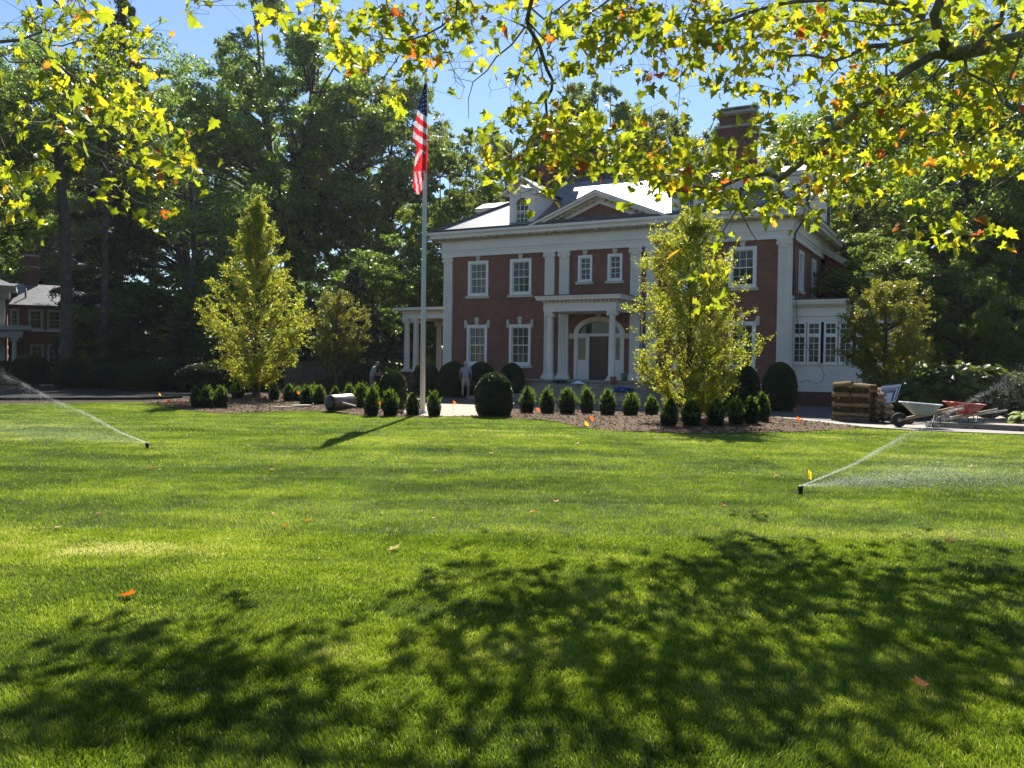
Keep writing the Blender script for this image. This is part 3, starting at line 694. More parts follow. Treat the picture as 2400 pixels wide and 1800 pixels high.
# --- steps
m = MB(); m.box((5.75, -2.75, 0), (12.15, -.1, .95)); m.box((5.65, -2.85, .865), (12.25, -.1, .951))
for k in range(1, 6):
    z = .95-.16*k; m.box((5.75-.33*k*.9, -2.75-.36*k, 0), (12.15+.33*k*.9, -2.75-.36*(k-1), z)); m.box((5.75-.33*k*.9-.03, -2.75-.36*k-.03, z-.05), (12.15+.33*k*.9+.03, -2.75-.36*(k-1)+.02, z+.002))
m.build('steps', 'step_stone', house)
# --- left side porch
m = MB(); ex0, ex1, ey0, ey1 = -3.9, -.12, 1.55, 5.2
m.box((ex0, ey0, 4.17), (ex1, ey0+.35, 4.62)); m.box((ex0, ey0+.35, 4.17), (ex0+.35, ey1, 4.62)); m.box((ex0, ey1-.35, 4.17), (ex1, ey1, 4.62)) ; m.box((ex0-.05, ey0-.05, 4.50), (ex1, ey1+.05, 4.56))
m.box((ex0-.42, ey0-.38, 4.64), (ex1, ey1+.38, 4.79)); m.box((ex0-.2, ey0-.2, 4.62), (ex1, ey1+.2, 4.64))
sp = m.build('side_porch', 'white_paint', house)
m = MB(); m.box((ex0+.02, ey0+.02, 4.40), (ex1, ey1-.02, 4.44)); m.build('ceiling', 'porch_ceiling', sp)
m = MB(); m.box((ex0-.45, ey0-.41, 4.792), (ex1+.02, ey1+.41, 4.83)); m.build('roof', 'gutter_dark', sp)
for x, y in ((-3.68, ey0+.17), (-3.05, ey0+.17), (-3.68, ey1-.17), (-1.6, ey1-.17)): column(sp, x, y, 1.17, 4.17, .17)
for a, b, c, d in ((-3.98, -2.78, ey0-.08, ey0+.46), (-3.98, -3.3, ey1-.46, ey1+.08), (-1.9, -1.3, ey1-.46, ey1+.08)):
    m = MB(); m.box((a, c, 0), (b, d, 1.14)); pr_ = m.build('pier', 'brick_dark', sp); m = MB(); m.box((a-.04, c-.04, 1.142), (b+.04, d+.04, 1.168)); m.build('cap', 'cream_stone', pr_)
m = MB(); m.box((-3.9, ey0+.5, 0), (-.05, ey1, .5)); m.build('floor', 'step_stone', sp)
# --- sunroom on the right
s0, s1, sy, sy1 = W+.002, W+3.85, .55, 6.0
m = MB(); m.box((s0, sy+.05, 0), (s1-.05, sy1, .62)); sr = m.build('sunroom', 'brick_dark', house)
m = MB(); m.box((s0, sy, .62), (s1, sy+.12, .86)); m.box((s0, sy+.03, .86), (s1, sy+.12, 1.80)); m.box((s0, sy-.02, 1.78), (s1+.02, sy+.13, 1.86)); m.box((s0, sy-.015, .86), (s1, sy+.03, .93))
for x in (s0+.02, s0+1.92, s1-.14): m.box((x, sy+.005, .93), (x+.12, sy+.03, 1.78))
m.box((s0, sy+.01, 3.66), (s1, sy+.13, 3.92)); m.box((s0, sy-.05, 3.92), (s1+.05, sy+.13, 3.98)); m.box((s0, sy-.02, 3.98), (s1, sy+.13, 4.30)); m.box((s0, sy-.10, 4.30), (s1+.1, sy+.13, 4.36)); m.box((s0, sy-.30, 4.42), (s1+.3, sy1+.3, 4.52)); m.box((s0, sy-.36, 4.52), (s1+.36, sy1+.36, 4.62)); m.box((s0, sy-.13, 4.36), (s1+.1, sy1, 4.42))
m.box((s1-.12, sy+.131, .62), (s1, sy1, 1.82)); m.box((s1-.12, sy+.131, 3.66), (s1, sy1, 4.36)); m.box((s1-.13, sy+2.2, 1.8), (s1-.01, sy+2.5, 3.7)); m.box((s1-.13, sy1-.3, 1.8), (s1-.01, sy1-.01, 3.7))
m.build('frieze_and_panels', 'white_paint', sr)
m = MB(); m.box((s0, sy-.38, 4.622), (s1+.38, sy1+.38, 4.66)); m.build('roof', 'gutter_dark', sr)
m = MB()
for x in np.arange(s0+.05, s1, .17): m.box((x, sy-.16, 4.31), (x+.09, sy-.10, 4.355))
m.build('dentils', 'cream_stone', sr)
xs = s0+.08
for i in range(6):
    xw = .565; gap = .06 if i % 2 == 0 else .15; x0, x1 = xs, xs+xw-.04
    m = MB(); zt0, zt1, zb0, zb1 = 3.12, 3.64, 1.88, 3.06
    for (a, b) in ((zt0, zt1), (zb0, zb1)):
        m.box((x0-.02, sy+.02, a-.03), (x0+.065, sy+.10, b+.03)); m.box((x1-.065, sy+.02, a-.03), (x1+.02, sy+.10, b+.03)); m.box((x0+.065, sy+.02, b-.05), (x1-.065, sy+.10, b+.03)); m.box((x0+.065, sy+.02, a-.03), (x1-.065, sy+.10, a+.05))
        xc_ = (x0+x1)/2; m.box((xc_-.01, sy+.05, a+.05), (xc_+.01, sy+.075, b-.05))
        nr = 2 if a == zt0 else 4
        for j in range(1, nr): zz = a+.05+(b-a-.1)*j/nr; m.box((x0+.065, sy+.048, zz-.01), (x1-.065, sy+.077, zz+.01))
    wn = m.build('window', 'window_paint', sr)
    g = MB(); g.box((x0+.06, sy+.08, zt0+.04), (x1-.06, sy+.085, zt1-.04)); g.box((x0+.06, sy+.08, zb0+.04), (x1-.06, sy+.085, zb1-.04)); g.build('pane', 'glass_pale' if i in (1, 2, 3) else 'glass', wn)
    xs = x1+.02+gap
m = MB(); m.box((s0+.1, sy+.6, .7), (s1-.3, sy+.7, 4.2)); m.build('black_backing', 'plastic_black', sr)  # plain black sheet behind the sunroom windows
# downspout on the right front corner, dormant rear gable
m = MB(); m.tube([(W+.60, -.5, 8.35), (W+.60, -.45, 8.0), (W+.14, -.0, 7.4), (W+.14, .05, 7.0), (W+.14, .05, 4.8)], .045, 8); m.build('downspout', 'dark_metal', house)
m = MB(); m.tube([(10.48+.75, -.25, 4.85), (10.98+.2, -.16, 4.6), (10.98+.2, -.16, .98)], .035, 8); m.build('downspout', 'white_paint', house)
m = MB(); m.box((W+.6, 8.0, 4.5), (W+4.2, 8.2, 4.7)); m.prism([(W+.2, 4.7), (W+4.8, 4.7), (W+.2, 7.6)], 8.0, 9.0); m.build('rear_gable', 'brick_red_plain', house)
m = MB(); m.bar((W+.2, 7.9, 7.7), (W+5.0, 7.9, 4.7), .5, .3); m.box((W+1.5, 7.85, 4.7), (W+1.75, 7.99, 6.2)); m.build('rear_bargeboard', 'cream_stone', house)
# ================================================================== BACKGROUND TREES
def limb(m, p, q, r0, r1, sag=.0, n=5, k=5, g=rng):
    p = np.array(p, float); q = np.array(q, float); L_ = np.linalg.norm(q-p); pts = []
    off = g.normal(size=3)*L_*.06
    for i in range(n+1):
        t = i/n; pts.append(p+(q-p)*t+off*math.sin(math.pi*t)+np.array([0, 0, sag*L_*math.sin(math.pi*t)]))
    m.tube(pts, [r0+(r1-r0)*i/n for i in range(n+1)], k); return pts
def tree_proto(seed, H, R, h0, nl, nclump, nleaf, ls, mat, tr=.45, multi=2, flat=.55, cs=.17, top=.0, aspect=.6):
    """broadleaf tree: trunk + limbs to leaf clumps spread through an uneven crown"""
    g = np.random.default_rng(seed); m = MB()
    root = empty('tree', (0, 0, 0)); fork = H*h0
    base = [np.array([0, 0, -.1]), np.array([g.normal()*.1, g.normal()*.1, fork*.5]), np.array([g.normal()*.25, g.normal()*.25, fork])]
    m.tube([base[0], (0, 0, .25), base[1], base[2]], [tr*1.5, tr*1.1, tr, tr*.85], 9)
    # leaders
    leaders = []
    for i in range(multi):
        a = 2*math.pi*(i+g.random()*.5)/multi; sp = R*(.28 if multi > 1 else .05)
        tp = np.array([math.cos(a)*sp, math.sin(a)*sp, H*(.86+.1*g.random())]); mid = base[2]*.45+tp*.55+np.array([math.cos(a), math.sin(a), 0])*R*.06
        pts = [base[2], base[2]*.75+mid*.25+g.normal(size=3)*.15, mid, tp]
        m.tube(pts, [tr*.75, tr*.55, tr*.32, tr*.07], 6); leaders.append(pts)
    C = []; tries = 0
    while len(C) < nclump and tries < nclump*60:
        tries += 1; d = unit(g.normal(size=3)); r = g.random()**.42
        z = fork*.8+(H-fork*.8)*(.5+.5*d[2]*r)
        zz = (z-fork*.8)/(H-fork*.8)
        prof = (math.sin(math.pi*min(1, zz*.93+.07))**.62)*(1-top*zz)*(.86+.28*_tab[int(seed+math.atan2(d[1], d[0])*3+20) % 256, int(zz*6)])
        p = np.array([d[0], d[1], 0])/max(.2, math.hypot(d[0], d[1]))*R*prof*g.random()**.5; p[2] = z
        if all(np.linalg.norm((p-c)*[1, 1, 1.5]) > R*cs*.62 for c in C): C.append(p)
    for c in C:
        ld = leaders[int(np.argmin([np.linalg.norm(l[2][:2]-c[:2]) for l in leaders]))]
        cand = [ld[1]*(1-t)+ld[2]*t for t in (.0, .3, .6, 1)]+[ld[2]*(1-t)+ld[3]*t for t in (.25, .5, .75)]
        cand = [q for q in cand if q[2] < c[2]+.5] or [ld[1]]
        q = cand[int(np.argmin([np.linalg.norm(q-c)+.6*abs(c[2]-q[2]-.6*np.linalg.norm((c-q)[:2])) for q in cand]))]
        limb(m, q, c, tr*.16+.02*np.linalg.norm(c-q)/3, .02, .06, 4, 4, g)
    m.build('trunk', 'bark', root)
    C = np.array(C); per = nleaf//len(C); P = []
    for c in C:
        s = R*cs*g.uniform(.7, 1.3); n = int(per*g.uniform(.6, 1.4)*(s/(R*cs))**1.5)
        # sub-clumps
        sub = c+unit(g.normal(size=(9, 3)))*np.array([1, 1, flat])*s*(g.random((9, 1))**.5)
        k = g.integers(0, 9, n); pp = sub[k]+unit(g.normal(size=(n, 3)))*np.array([1, 1, .6])*s*.42*(g.random((n, 1))**.6)
        P.append(pp)
    P = np.concatenate(P); V, Q = leaves(P, ls*g.uniform(.6, 1.35, len(P)), aspect, np.array([0, 0, 1.]), .55, g)
    np_obj('crown', V, Q, mat, root, np.repeat(np.clip(g.random(len(P))*.8+.2*g.random(), 0, 1), 4))
    return root
def conifer_proto(seed, H, R, nl, nleaf, mat='needle', h0=.08, droop=.25, tr=.3, ls=.16, asp=.28):
    g = np.random.default_rng(seed); m = MB(); root = empty('tree', (0, 0, 0))
    m.tube([(0, 0, -.1), (0, 0, H*.5), (0, 0, H)], [tr, tr*.55, .03], 8); P = []
    for i in range(nl):
        t = h0+(1-h0)*(i+g.random())/nl; z = H*t; r = R*(1-t)**.75*g.uniform(.65, 1.1)+.2; a = g.random()*6.283
        e = np.array([math.cos(a)*r, math.sin(a)*r, z-droop*r+.15*r]); s = np.array([0, 0, z])
        m.tube([s, (s+e)/2+[0, 0, .1*r], e], [.05*(1-t)+.015, .03, .008], 4)
        n = int(nleaf/nl*(r/R+.15)*1.6); u_ = g.random(n)**.7; c = s[None]*(1-u_[:, None])+e[None]*u_[:, None]+np.array([0, 0, 1.])*(.1*r*np.sin(math.pi*u_))[:, None]
        side = np.array([-math.sin(a), math.cos(a), 0]); wd = (.32*r*(1-u_*.75)+.1)
        c = c+side*(g.normal(size=n)*wd*.5)[:, None]; c[:, 2] -= np.abs(g.normal(size=n))*.16*(1+r*.1); P.append(c)
    P = np.concatenate(P); V, Q = leaves(P, ls*g.uniform(.6, 1.5, len(P)), asp, np.array([0, 0, 1.]), .4, g)
    m.build('trunk', 'bark', root)
    np_obj('crown', V, Q, mat, root, np.repeat(g.random(len(P)), 4)); return root
QL = TREE_Q
protoA = tree_proto(11, 26, 8.5, .26, 3, 260, int(150000*QL), .20, 'oak_leaf', .5, 4, .8, .135)
protoB = tree_proto(23, 20, 6.5, .2, 3, 170, int(90000*QL), .19, 'olive_leaf', .34, 3, .8, .15)
protoC = tree_proto(37, 17, 4.6, .16, 3, 110, int(60000*QL), .18, 'bright_leaf', .24, 3, .8, .17)
protoD = tree_proto(51, 9, 4.0, .10, 3, 60, int(34000*QL), .15, 'oak_leaf', .18, 3, .55, .22)
protoE = conifer_proto(61, 24, 4.2, 120, int(46000*QL), ls=.24)
protoF = conifer_proto(71, 9, 3.2, 90, int(36000*QL), h0=.02, ls=.15)
protoG = tree_proto(77, 9, 3.6, .14, 3, 60, int(26000*QL), .15, 'bright_leaf', .14, 3, .7, .2)
protoH = tree_proto(88, 9, 3.4, .52, 3, 50, int(24000*QL), .14, 'bright_leaf', .13, 3, .6, .22)
PR = dict(H=(protoH, 9, 3.4), G=(protoG, 9, 3.6), A=(protoA, 26, 8.5), B=(protoB, 20, 6.5), C=(protoC, 17, 4.6), D=(protoD, 9, 4.0), E=(protoE, 24, 4.2), F=(protoF, 9, 3.2))
used = set()
def place(kind, px, pytop, Y, name, label, wpx=None, rot=None, cat='tree', group=None):
    pr, H, R = PR[kind]; b = at(px, 900, Y); b[2] = 0; top = at(px, pytop, Y)[2]; s = top/H; sx = s
    if wpx: sx = (wpx/2*Y/F)/R
    if kind in used: o = copy_tree(pr)
    else: o = pr; used.add(kind)
    o.name = name; o.location = tuple(map(float, b)); o.rotation_euler = (0, 0, rot if rot is not None else rng.uniform(0, 6.28)); o.scale = (float(sx), float(sx), float(s))
    tag(o, label, cat, group); return o
gt = 'tall trees standing behind the houses'
# left side
place('A', -150, 20, 50, 'broadleaf_tree', 'dark broadleaf tree at far left edge, behind the neighbouring house chimney', 560, group=gt)
place('A', 60, 60, 125, 'broadleaf_tree', 'tree far back at left, seen above the white roof of the neighbouring house', 600, group=gt)
place('E', 275, -90, 56, 'spruce_tree', 'tall narrow spruce rising against the sky, left of the big forked tree', 330, group=gt)
place('B', 60, 330, 104, 'broadleaf_tree', 'sunlit yellow green tree directly behind the neighbouring house', 620, group=gt)
place('A', 670, -30, 77, 'forked_tree', 'tallest spreading broadleaf tree with forked trunk, left of the flag', 590, rot=.6, group=gt)
place('B', 860, 110, 80, 'broadleaf_tree', 'broad tree whose crown ends just left of the flag', 470, group=gt)
place('A', 440, 200, 112, 'broadleaf_tree', 'tree filling the gap behind the spruce and the forked tree', 540, group=gt)
place('C', 1055, 275, 62, 'slender_tree', 'slender open crowned tree between flagpole and mansion roof', 250, group=gt)
place('C', 960, 470, 70, 'slender_tree', 'lower olive tree behind the flagpole and side porch', 260, group=gt)
place('D', 905, 560, 56, 'understory_tree', 'low leafy tree behind the side porch columns', 330, group=gt)
place('D', 1010, 620, 60, 'understory_tree', 'low leafy tree seen between side porch and left wall corner', 260, group=gt)
# behind the house
place('B', 1210, 250, 76, 'broadleaf_tree', 'tree behind the left chimney of the mansion', 320, group=gt)
place('C', 1400, 150, 78, 'broadleaf_tree', 'tallest tree behind the middle of the mansion roof', 340, group=gt)
place('B', 1565, 235, 80, 'broadleaf_tree', 'tree behind the roof, just left of the right chimney', 360, group=gt)
place('B', 1310, 215, 84, 'broadleaf_tree', 'tree behind the mansion roof, right of the left chimney', 300, group=gt)
place('B', 1480, 225, 82, 'broadleaf_tree', 'tree behind the mansion roof, midway between the chimneys', 330, group=gt)
place('C', 1730, 215, 84, 'broadleaf_tree', 'thin tree top peeping up behind the right chimney', 200, group=gt)
place('B', 1900, 230, 74, 'broadleaf_tree', 'tree behind the roof, right of the right chimney', 420, group=gt)
# right
place('A', 2120, 60, 60, 'broadleaf_tree', 'large dark tree behind the sunroom, below the sycamore limb', 640, group=gt)
place('A', 2470, -40, 68, 'broadleaf_tree', 'huge dark tree at the right edge of the picture', 800, group=gt)
place('B', 2290, 230, 70, 'broadleaf_tree', 'tree standing far back between the two big dark trees at right', 460, group=gt)
place('B', 2020, 420, 50, 'broadleaf_tree', 'dense green tree beside the right eave of the mansion', 330, group=gt)
place('D', 1985, 590, 45, 'understory_tree', 'spreading green tree reaching over the sunroom roof', 300, group=gt)
place('B', 2230, 430, 46, 'broadleaf_tree', 'green tree with slim trunk behind the rhododendron hedge', 330, group=gt)
place('C', 2380, 480, 44, 'broadleaf_tree', 'thin trunked tree above the right end of the hedge', 240, group=gt)
place('G', 2270, 600, 39, 'understory_tree', 'bright green young tree glowing behind the hedge middle', 210, group=gt)
place('G', 2385, 640, 37, 'understory_tree', 'bright green young tree behind the hedge right end', 190, group=gt)
place('H', 2050, 545, 43, 'understory_tree', 'bright tipped tree spreading over the sunroom roof beside the eave', 380, group=gt)
place('G', 215, 640, 58, 'understory_tree', 'yellow green young tree between the thick trunk and the slim straight trunk', 120, group=gt)
place('G', 960, 640, 57, 'understory_tree', 'bright green young tree behind the porch roof', 200, group=gt)
# left understory
place('F', 830, 625, 52, 'hemlock_tree', 'dark feathery hemlock left of the side porch', 300, group=gt)
place('F', 720, 700, 56, 'hemlock_tree', 'dark hemlock behind the small golden tree', 260, group=gt)
place('D', 350, 640, 56, 'understory_tree', 'dark leafy understory tree left of the left golden tree', 330, group=gt)
place('F', 420, 730, 50, 'hemlock_tree', 'black green hemlock in shade beside the left golden tree', 260, group=gt)
place('D', 560, 600, 58, 'understory_tree', 'dark leafy tree directly behind the left golden tree', 360, group=gt)
place('F', 300, 740, 50, 'hemlock_tree', 'shaded evergreen right of the neighbouring house', 260, group=gt)
place('D', 225, 700, 66, 'understory_tree', 'sunlit low tree at the right end of the neighbouring house', 150, group=gt)
place('D', 2330, 700, 50, 'understory_tree', 'shaded leafy understory behind the hedge at far right', 420, group=gt)
place('B', 1350, 470, 95, 'broadleaf_tree', 'low distant tree just behind the mansion ridge', 330, group=gt)
# single trunks of tall trees whose crowns merge above
def tall_trunk(px, wpx, Y, pts, label, name='tree_trunk'):
    b = at(px, 900, Y); b[2] = 0; r = wpx/2*Y/F; m = MB(); pp = [at(x, y, Y)-b for x, y in pts]; pp[0][2] = -.05
    m.tube(pp, [r*1.25]+[r*(1-.45*i/(len(pp)-1)) for i in range(1, len(pp))], 10)
    root = empty(name, b, 0, label, 'tree', 'tall trees standing behind the houses'); m.build('trunk', 'bark', root)
    g = np.random.default_rng(int(px)); P = []; top = pp[-1]
    m2 = MB()
    for i in range(26):
        a = g.random()*6.28; q = pp[-2]*(1-g.random())+top*1.0*g.random(); q = pp[-2]+(top-pp[-2])*g.random()
        e = q+np.array([math.cos(a), math.sin(a), .25])*g.uniform(2, 4.5); limb(m2, q, e, .07, .02, .05, 4, 4, g)
        n = int(420*TREE_Q); P.append(e+unit(g.normal(size=(n, 3)))*np.array([1.5, 1.5, .7])*(g.random((n, 1))**.5))
    m2.build('limbs', 'bark', root)
    P = np.concatenate(P); V, Q = leaves(P, .2*g.uniform(.6, 1.4, len(P)), .6, None, 0, g); np_obj('crown', V, Q, 'oak_leaf', root, np.repeat(g.random(len(P)), 4))
tall_trunk(158, 30, 50, [(160, 885), (157, 800), (155, 640), (152, 520), (140, 400), (120, 250)], 'thick dark trunk standing in front of the neighbouring house')
tall_trunk(246, 18, 52, [(246, 890), (246, 700), (247, 520), (250, 300), (250, 120)], 'straight slim trunk right of the neighbouring house')
tall_trunk(425, 17, 56, [(415, 890), (425, 800), (440, 720), (455, 600), (450, 430)], 'leaning shaded trunk left of the golden tree')
tall_trunk(2288, 16, 46, [(2292, 850), (2284, 700), (2270, 560), (2262, 400)], 'slim trunk behind the hedge, left of the leaning one')
tall_trunk(2340, 22, 47, [(2325, 850), (2340, 760), (2375, 660), (2400, 560), (2430, 420)], 'leaning trunk behind the hedge at right')
def bough(pts, Y, wpx):
    m = MB(); pp = [at(x, y, Y) for x, y in pts]; r = wpx/2*Y/F
    m.tube(pp, [r*(1-.75*i/(len(pp)-1)) for i in range(len(pp))], 8); return m
# far woodland that closes every gap at ground level
def woodland():
    n = int(90000*TREE_Q); x = rng.uniform(-130, 120, n); y = rng.uniform(98, 122, n); top = 8+5*vnoise(x*.13, y*.02)+2.5*vnoise(x*.7, y*.3)
    z = rng.random(n)**.8*top; P = np.stack([x, y, z], 1); V, Q = leaves(P, rng.uniform(.45, .95, n), .7)
    o = np_obj('woodland', V, Q, 'oak_leaf', rnd=np.repeat(rng.random(n)*.6, 4)); o['kind'] = 'stuff'
woodland()
# ================================================================== GOLDEN TREES (hornbeam like)
def flame_tree(name, base, H, env, nb, nleaf, ls, mat, label, seed, tr=.10, spread=1.0, low=.06):
    g = np.random.default_rng(seed); root = empty(name, base, 0, label, 'tree', 'golden leaved young trees'); m = MB()
    hs, rs = zip(*env); R = lambda h: np.interp(h, hs, rs)
    m.tube([(0, 0, -.1), (0, 0, .12), (.03, .02, H*.35), (-.02, 0, H*.7), (0, 0, H*.99)], [tr*1.7, tr*1.2, tr*.85, tr*.4, .008], 9); P = []; 
    for i in range(nb):
        t1_ = low+.04+(1-low-.04)*(i+g.random())/nb; t0 = max(low*.6, t1_-g.uniform(.16, .34)*(1-.5*t1_)); a = g.random()*6.283+i*2.4
        r = R(t1_)*g.uniform(.62, 1.12)*spread*(1+.09*math.sin(a*3+t1_*9)); s = np.array([0, 0, H*t0]); e = np.array([math.cos(a)*r, math.sin(a)*r, H*min(t1_, .995)])
        c = (s+e)/2+np.array([math.cos(a), math.sin(a), 0])*r*.10; u_ = np.linspace(0, 1, 6)[:, None]; bz = s*(1-u_)**2+2*c*u_*(1-u_)+e*u_**2
        m.tube(bz, [.022*(1-t1_)+.012, .018, .014, .010, .007, .004], 4)
        nt_ = 9; subs = []
        for k in range(nt_):
            v = g.uniform(.22, 1.0); q = s*(1-v)**2+2*c*v*(1-v)+e*v**2; dirn = unit(np.array([math.cos(a)*.6, math.sin(a)*.6, .55])+g.normal(size=3)*.75); ln = g.uniform(.18, .5)*(.5+.6*min(1, r))
            qe = q+dirn*ln; m.tube([q, (q+qe)/2, qe], [.005, .004, .0025], 3); subs.append((q, qe))
        n = int(nleaf/nb*g.uniform(.5, 1.35)); k = g.integers(0, nt_, n); v = g.random((n, 1)); A_ = np.array([x[0] for x in subs])[k]; B_ = np.array([x[1] for x in subs])[k]
        P.append(A_*(1-v)+B_*v+g.normal(size=(n, 3))*.045)
    m.build('trunk', 'bark', root)
    P = np.concatenate(P); P = P[P[:, 2] < H*1.01]; hf = P[:, 2]/H
    V, Q = leaves(P, ls*g.uniform(.6, 1.4, len(P)), .55, None, 0, g, .1)
    rn = np.clip(g.beta(2, 2.6, len(P))+.10*(vnoise(P[:, 0]*2+20, P[:, 2]*2+P[:, 1]*2)-.3), 0, 1)
    np_obj('crown', V, Q, mat, root, np.repeat(rn, 4)); return root
bl = gp(600, 938); flame_tree('golden_tree', (bl[0], bl[1], .2), at(605, 462, bl[1])[2]-.2, [(0, .15), (.08, .7), (.2, 1.35), (.38, 1.98), (.50, 1.75), (.60, 1.35), (.68, .95), (.8, .72), (.9, .45), (1, .06)], 190, int(36000*GOLD_Q), .080, 'gold_leaf', 'tall golden green tree with narrow pointed top at left of the bed', 5, .13, 1.22)
br_ = gp(1610, 988); flame_tree('golden_tree', (br_[0], br_[1], .08), at(1630, 495, br_[1])[2], [(0, .12), (.08, .9), (.2, 1.3), (.4, 1.92), (.55, 1.65), (.72, 1.35), (.86, 1.05), (.95, .6), (1, .15)], 150, int(34000*GOLD_Q), .068, 'gold_leaf', 'golden green tree standing in the bed before the mansion right half', 6, .10, 1.06)
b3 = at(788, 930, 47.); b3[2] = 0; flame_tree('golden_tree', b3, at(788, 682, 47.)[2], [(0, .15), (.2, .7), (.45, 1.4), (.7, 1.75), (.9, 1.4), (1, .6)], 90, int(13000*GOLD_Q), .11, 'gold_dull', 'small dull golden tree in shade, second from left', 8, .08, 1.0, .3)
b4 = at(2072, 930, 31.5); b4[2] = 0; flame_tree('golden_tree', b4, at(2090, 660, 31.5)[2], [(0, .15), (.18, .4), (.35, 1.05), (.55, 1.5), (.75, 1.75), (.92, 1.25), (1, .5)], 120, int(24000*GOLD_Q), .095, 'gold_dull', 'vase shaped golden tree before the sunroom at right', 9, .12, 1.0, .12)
# ================================================================== SHRUBS
def shrub_mesh(name, rx, ry, h, n, ls, mat, seed, shape='round', shoots=0, asp=.5, core='yew_leaf'):
    g = np.random.default_rng(seed)
    def prof(t):   # radius factor by height 0..1
        if shape == 'cone': return np.where(t < .3, .80+.20*(t/.3), np.cos(np.clip((t-.3)/.72, 0, 1)*math.pi/2)**.85)
        return np.where(t < .42, .80+.20*np.sin(t/.42*math.pi/2), np.sqrt(np.clip(1-((t-.42)/.58)**2.1, 0, 1)))
    t = np.where(g.random(n) < .25, 1-g.random(n)**2*.35, g.random(n)); a = g.random(n)*6.283
    lump = .90+.11*vnoise(a*1.6+seed, t*5+3)+.07*vnoise(a*6+seed, t*14+5)
    dp = 1-np.abs(g.normal(size=n))*.07
    P = np.stack([np.cos(a)*rx*prof(t)*lump*dp, np.sin(a)*ry*prof(t)*lump*dp, .03+t*h*(.97+.06*lump)*dp**.3], 1)
    nb = np.stack([np.cos(a), np.sin(a), (t-.3)*1.6], 1); nr = unit(nb+g.normal(size=(n, 3))*.5)
    # leaves stand roughly along the outward direction
    tdir = unit(nr+g.normal(size=(n, 3))*.6); b = unit(np.cross(tdir, g.normal(size=(n, 3)))); s = (ls*g.uniform(.6, 1.4, n))[:, None]
    V = np.stack([P-tdir*s*.4, P+b*s*asp*.5, P+tdir*s*.6, P-b*s*asp*.5], 1).reshape(-1, 3); Q = np.arange(4*n).reshape(n, 4)
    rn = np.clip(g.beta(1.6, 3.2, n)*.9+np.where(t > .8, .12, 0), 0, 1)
    mi = np.zeros(n, int); VV = [V]; QQ = [Q]; RR = [np.repeat(rn, 4)]; off = len(V)
    if shoots:
        SP = []; 
        for i in range(shoots):
            tt = g.uniform(.35, 1.0); aa = g.random()*6.283; p0 = np.array([math.cos(aa)*rx*float(prof(np.array(tt))), math.sin(aa)*ry*float(prof(np.array(tt))), h*tt*.98])
            d = unit(np.array([math.cos(aa)*.45, math.sin(aa)*.45, 1.1])+g.normal(size=3)*.2); L_ = h*g.uniform(.08, .30)*(0.5+.6*tt)
            k = 16; u_ = g.random(k)[:, None]; pp = p0+d*L_*u_; tt_ = unit(d+g.normal(size=(k, 3))*.55); bb = unit(np.cross(tt_, g.normal(size=(k, 3)))); ss = ls*1.0
            SP.append(np.stack([pp, pp+tt_*ss*.5+bb*ss*.22, pp+tt_*ss*1.1, pp+tt_*ss*.5-bb*ss*.22], 1).reshape(-1, 3))
        SP = np.concatenate(SP); VV.append(SP); QQ.append(np.arange(len(SP)).reshape(-1, 4)+off); RR.append(np.repeat(g.uniform(.72, 1, len(SP)//4), 4)); off += len(SP)
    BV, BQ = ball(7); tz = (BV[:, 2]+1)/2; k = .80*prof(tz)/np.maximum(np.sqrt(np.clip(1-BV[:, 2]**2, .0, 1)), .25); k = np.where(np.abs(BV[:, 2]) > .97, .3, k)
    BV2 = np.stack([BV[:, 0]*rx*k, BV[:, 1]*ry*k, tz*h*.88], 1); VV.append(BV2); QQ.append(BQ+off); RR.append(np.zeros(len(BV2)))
    return np.concatenate(VV), np.concatenate(QQ), np.concatenate(RR)
def shrub_obj(name, args, mat, base, label, cat='shrub', group=None, stem=True, rz=0, sc=1):
    root = empty(name, base, rz, label, cat, group); V, Q, R_ = shrub_mesh(name, *args); np_obj('foliage', V, Q, mat, root, R_)
    if stem: m = MB(); m.tube([(0, 0, -.05), (0, 0, .12)], .03, 6); m.build('stem', 'bark', root)
    root.scale = (sc, sc, sc) if not hasattr(sc, '__len__') else sc
    return root
cone = [shrub_obj('dwarf_conifer', (.30, .30, .80, 5200, .05, 'yew_leaf', 100+k*13, 'cone', [46, 80, 60, 95, 70, 50][k], .4), 'yew_leaf', (0, 0, 0), 'x') for k in range(6)]
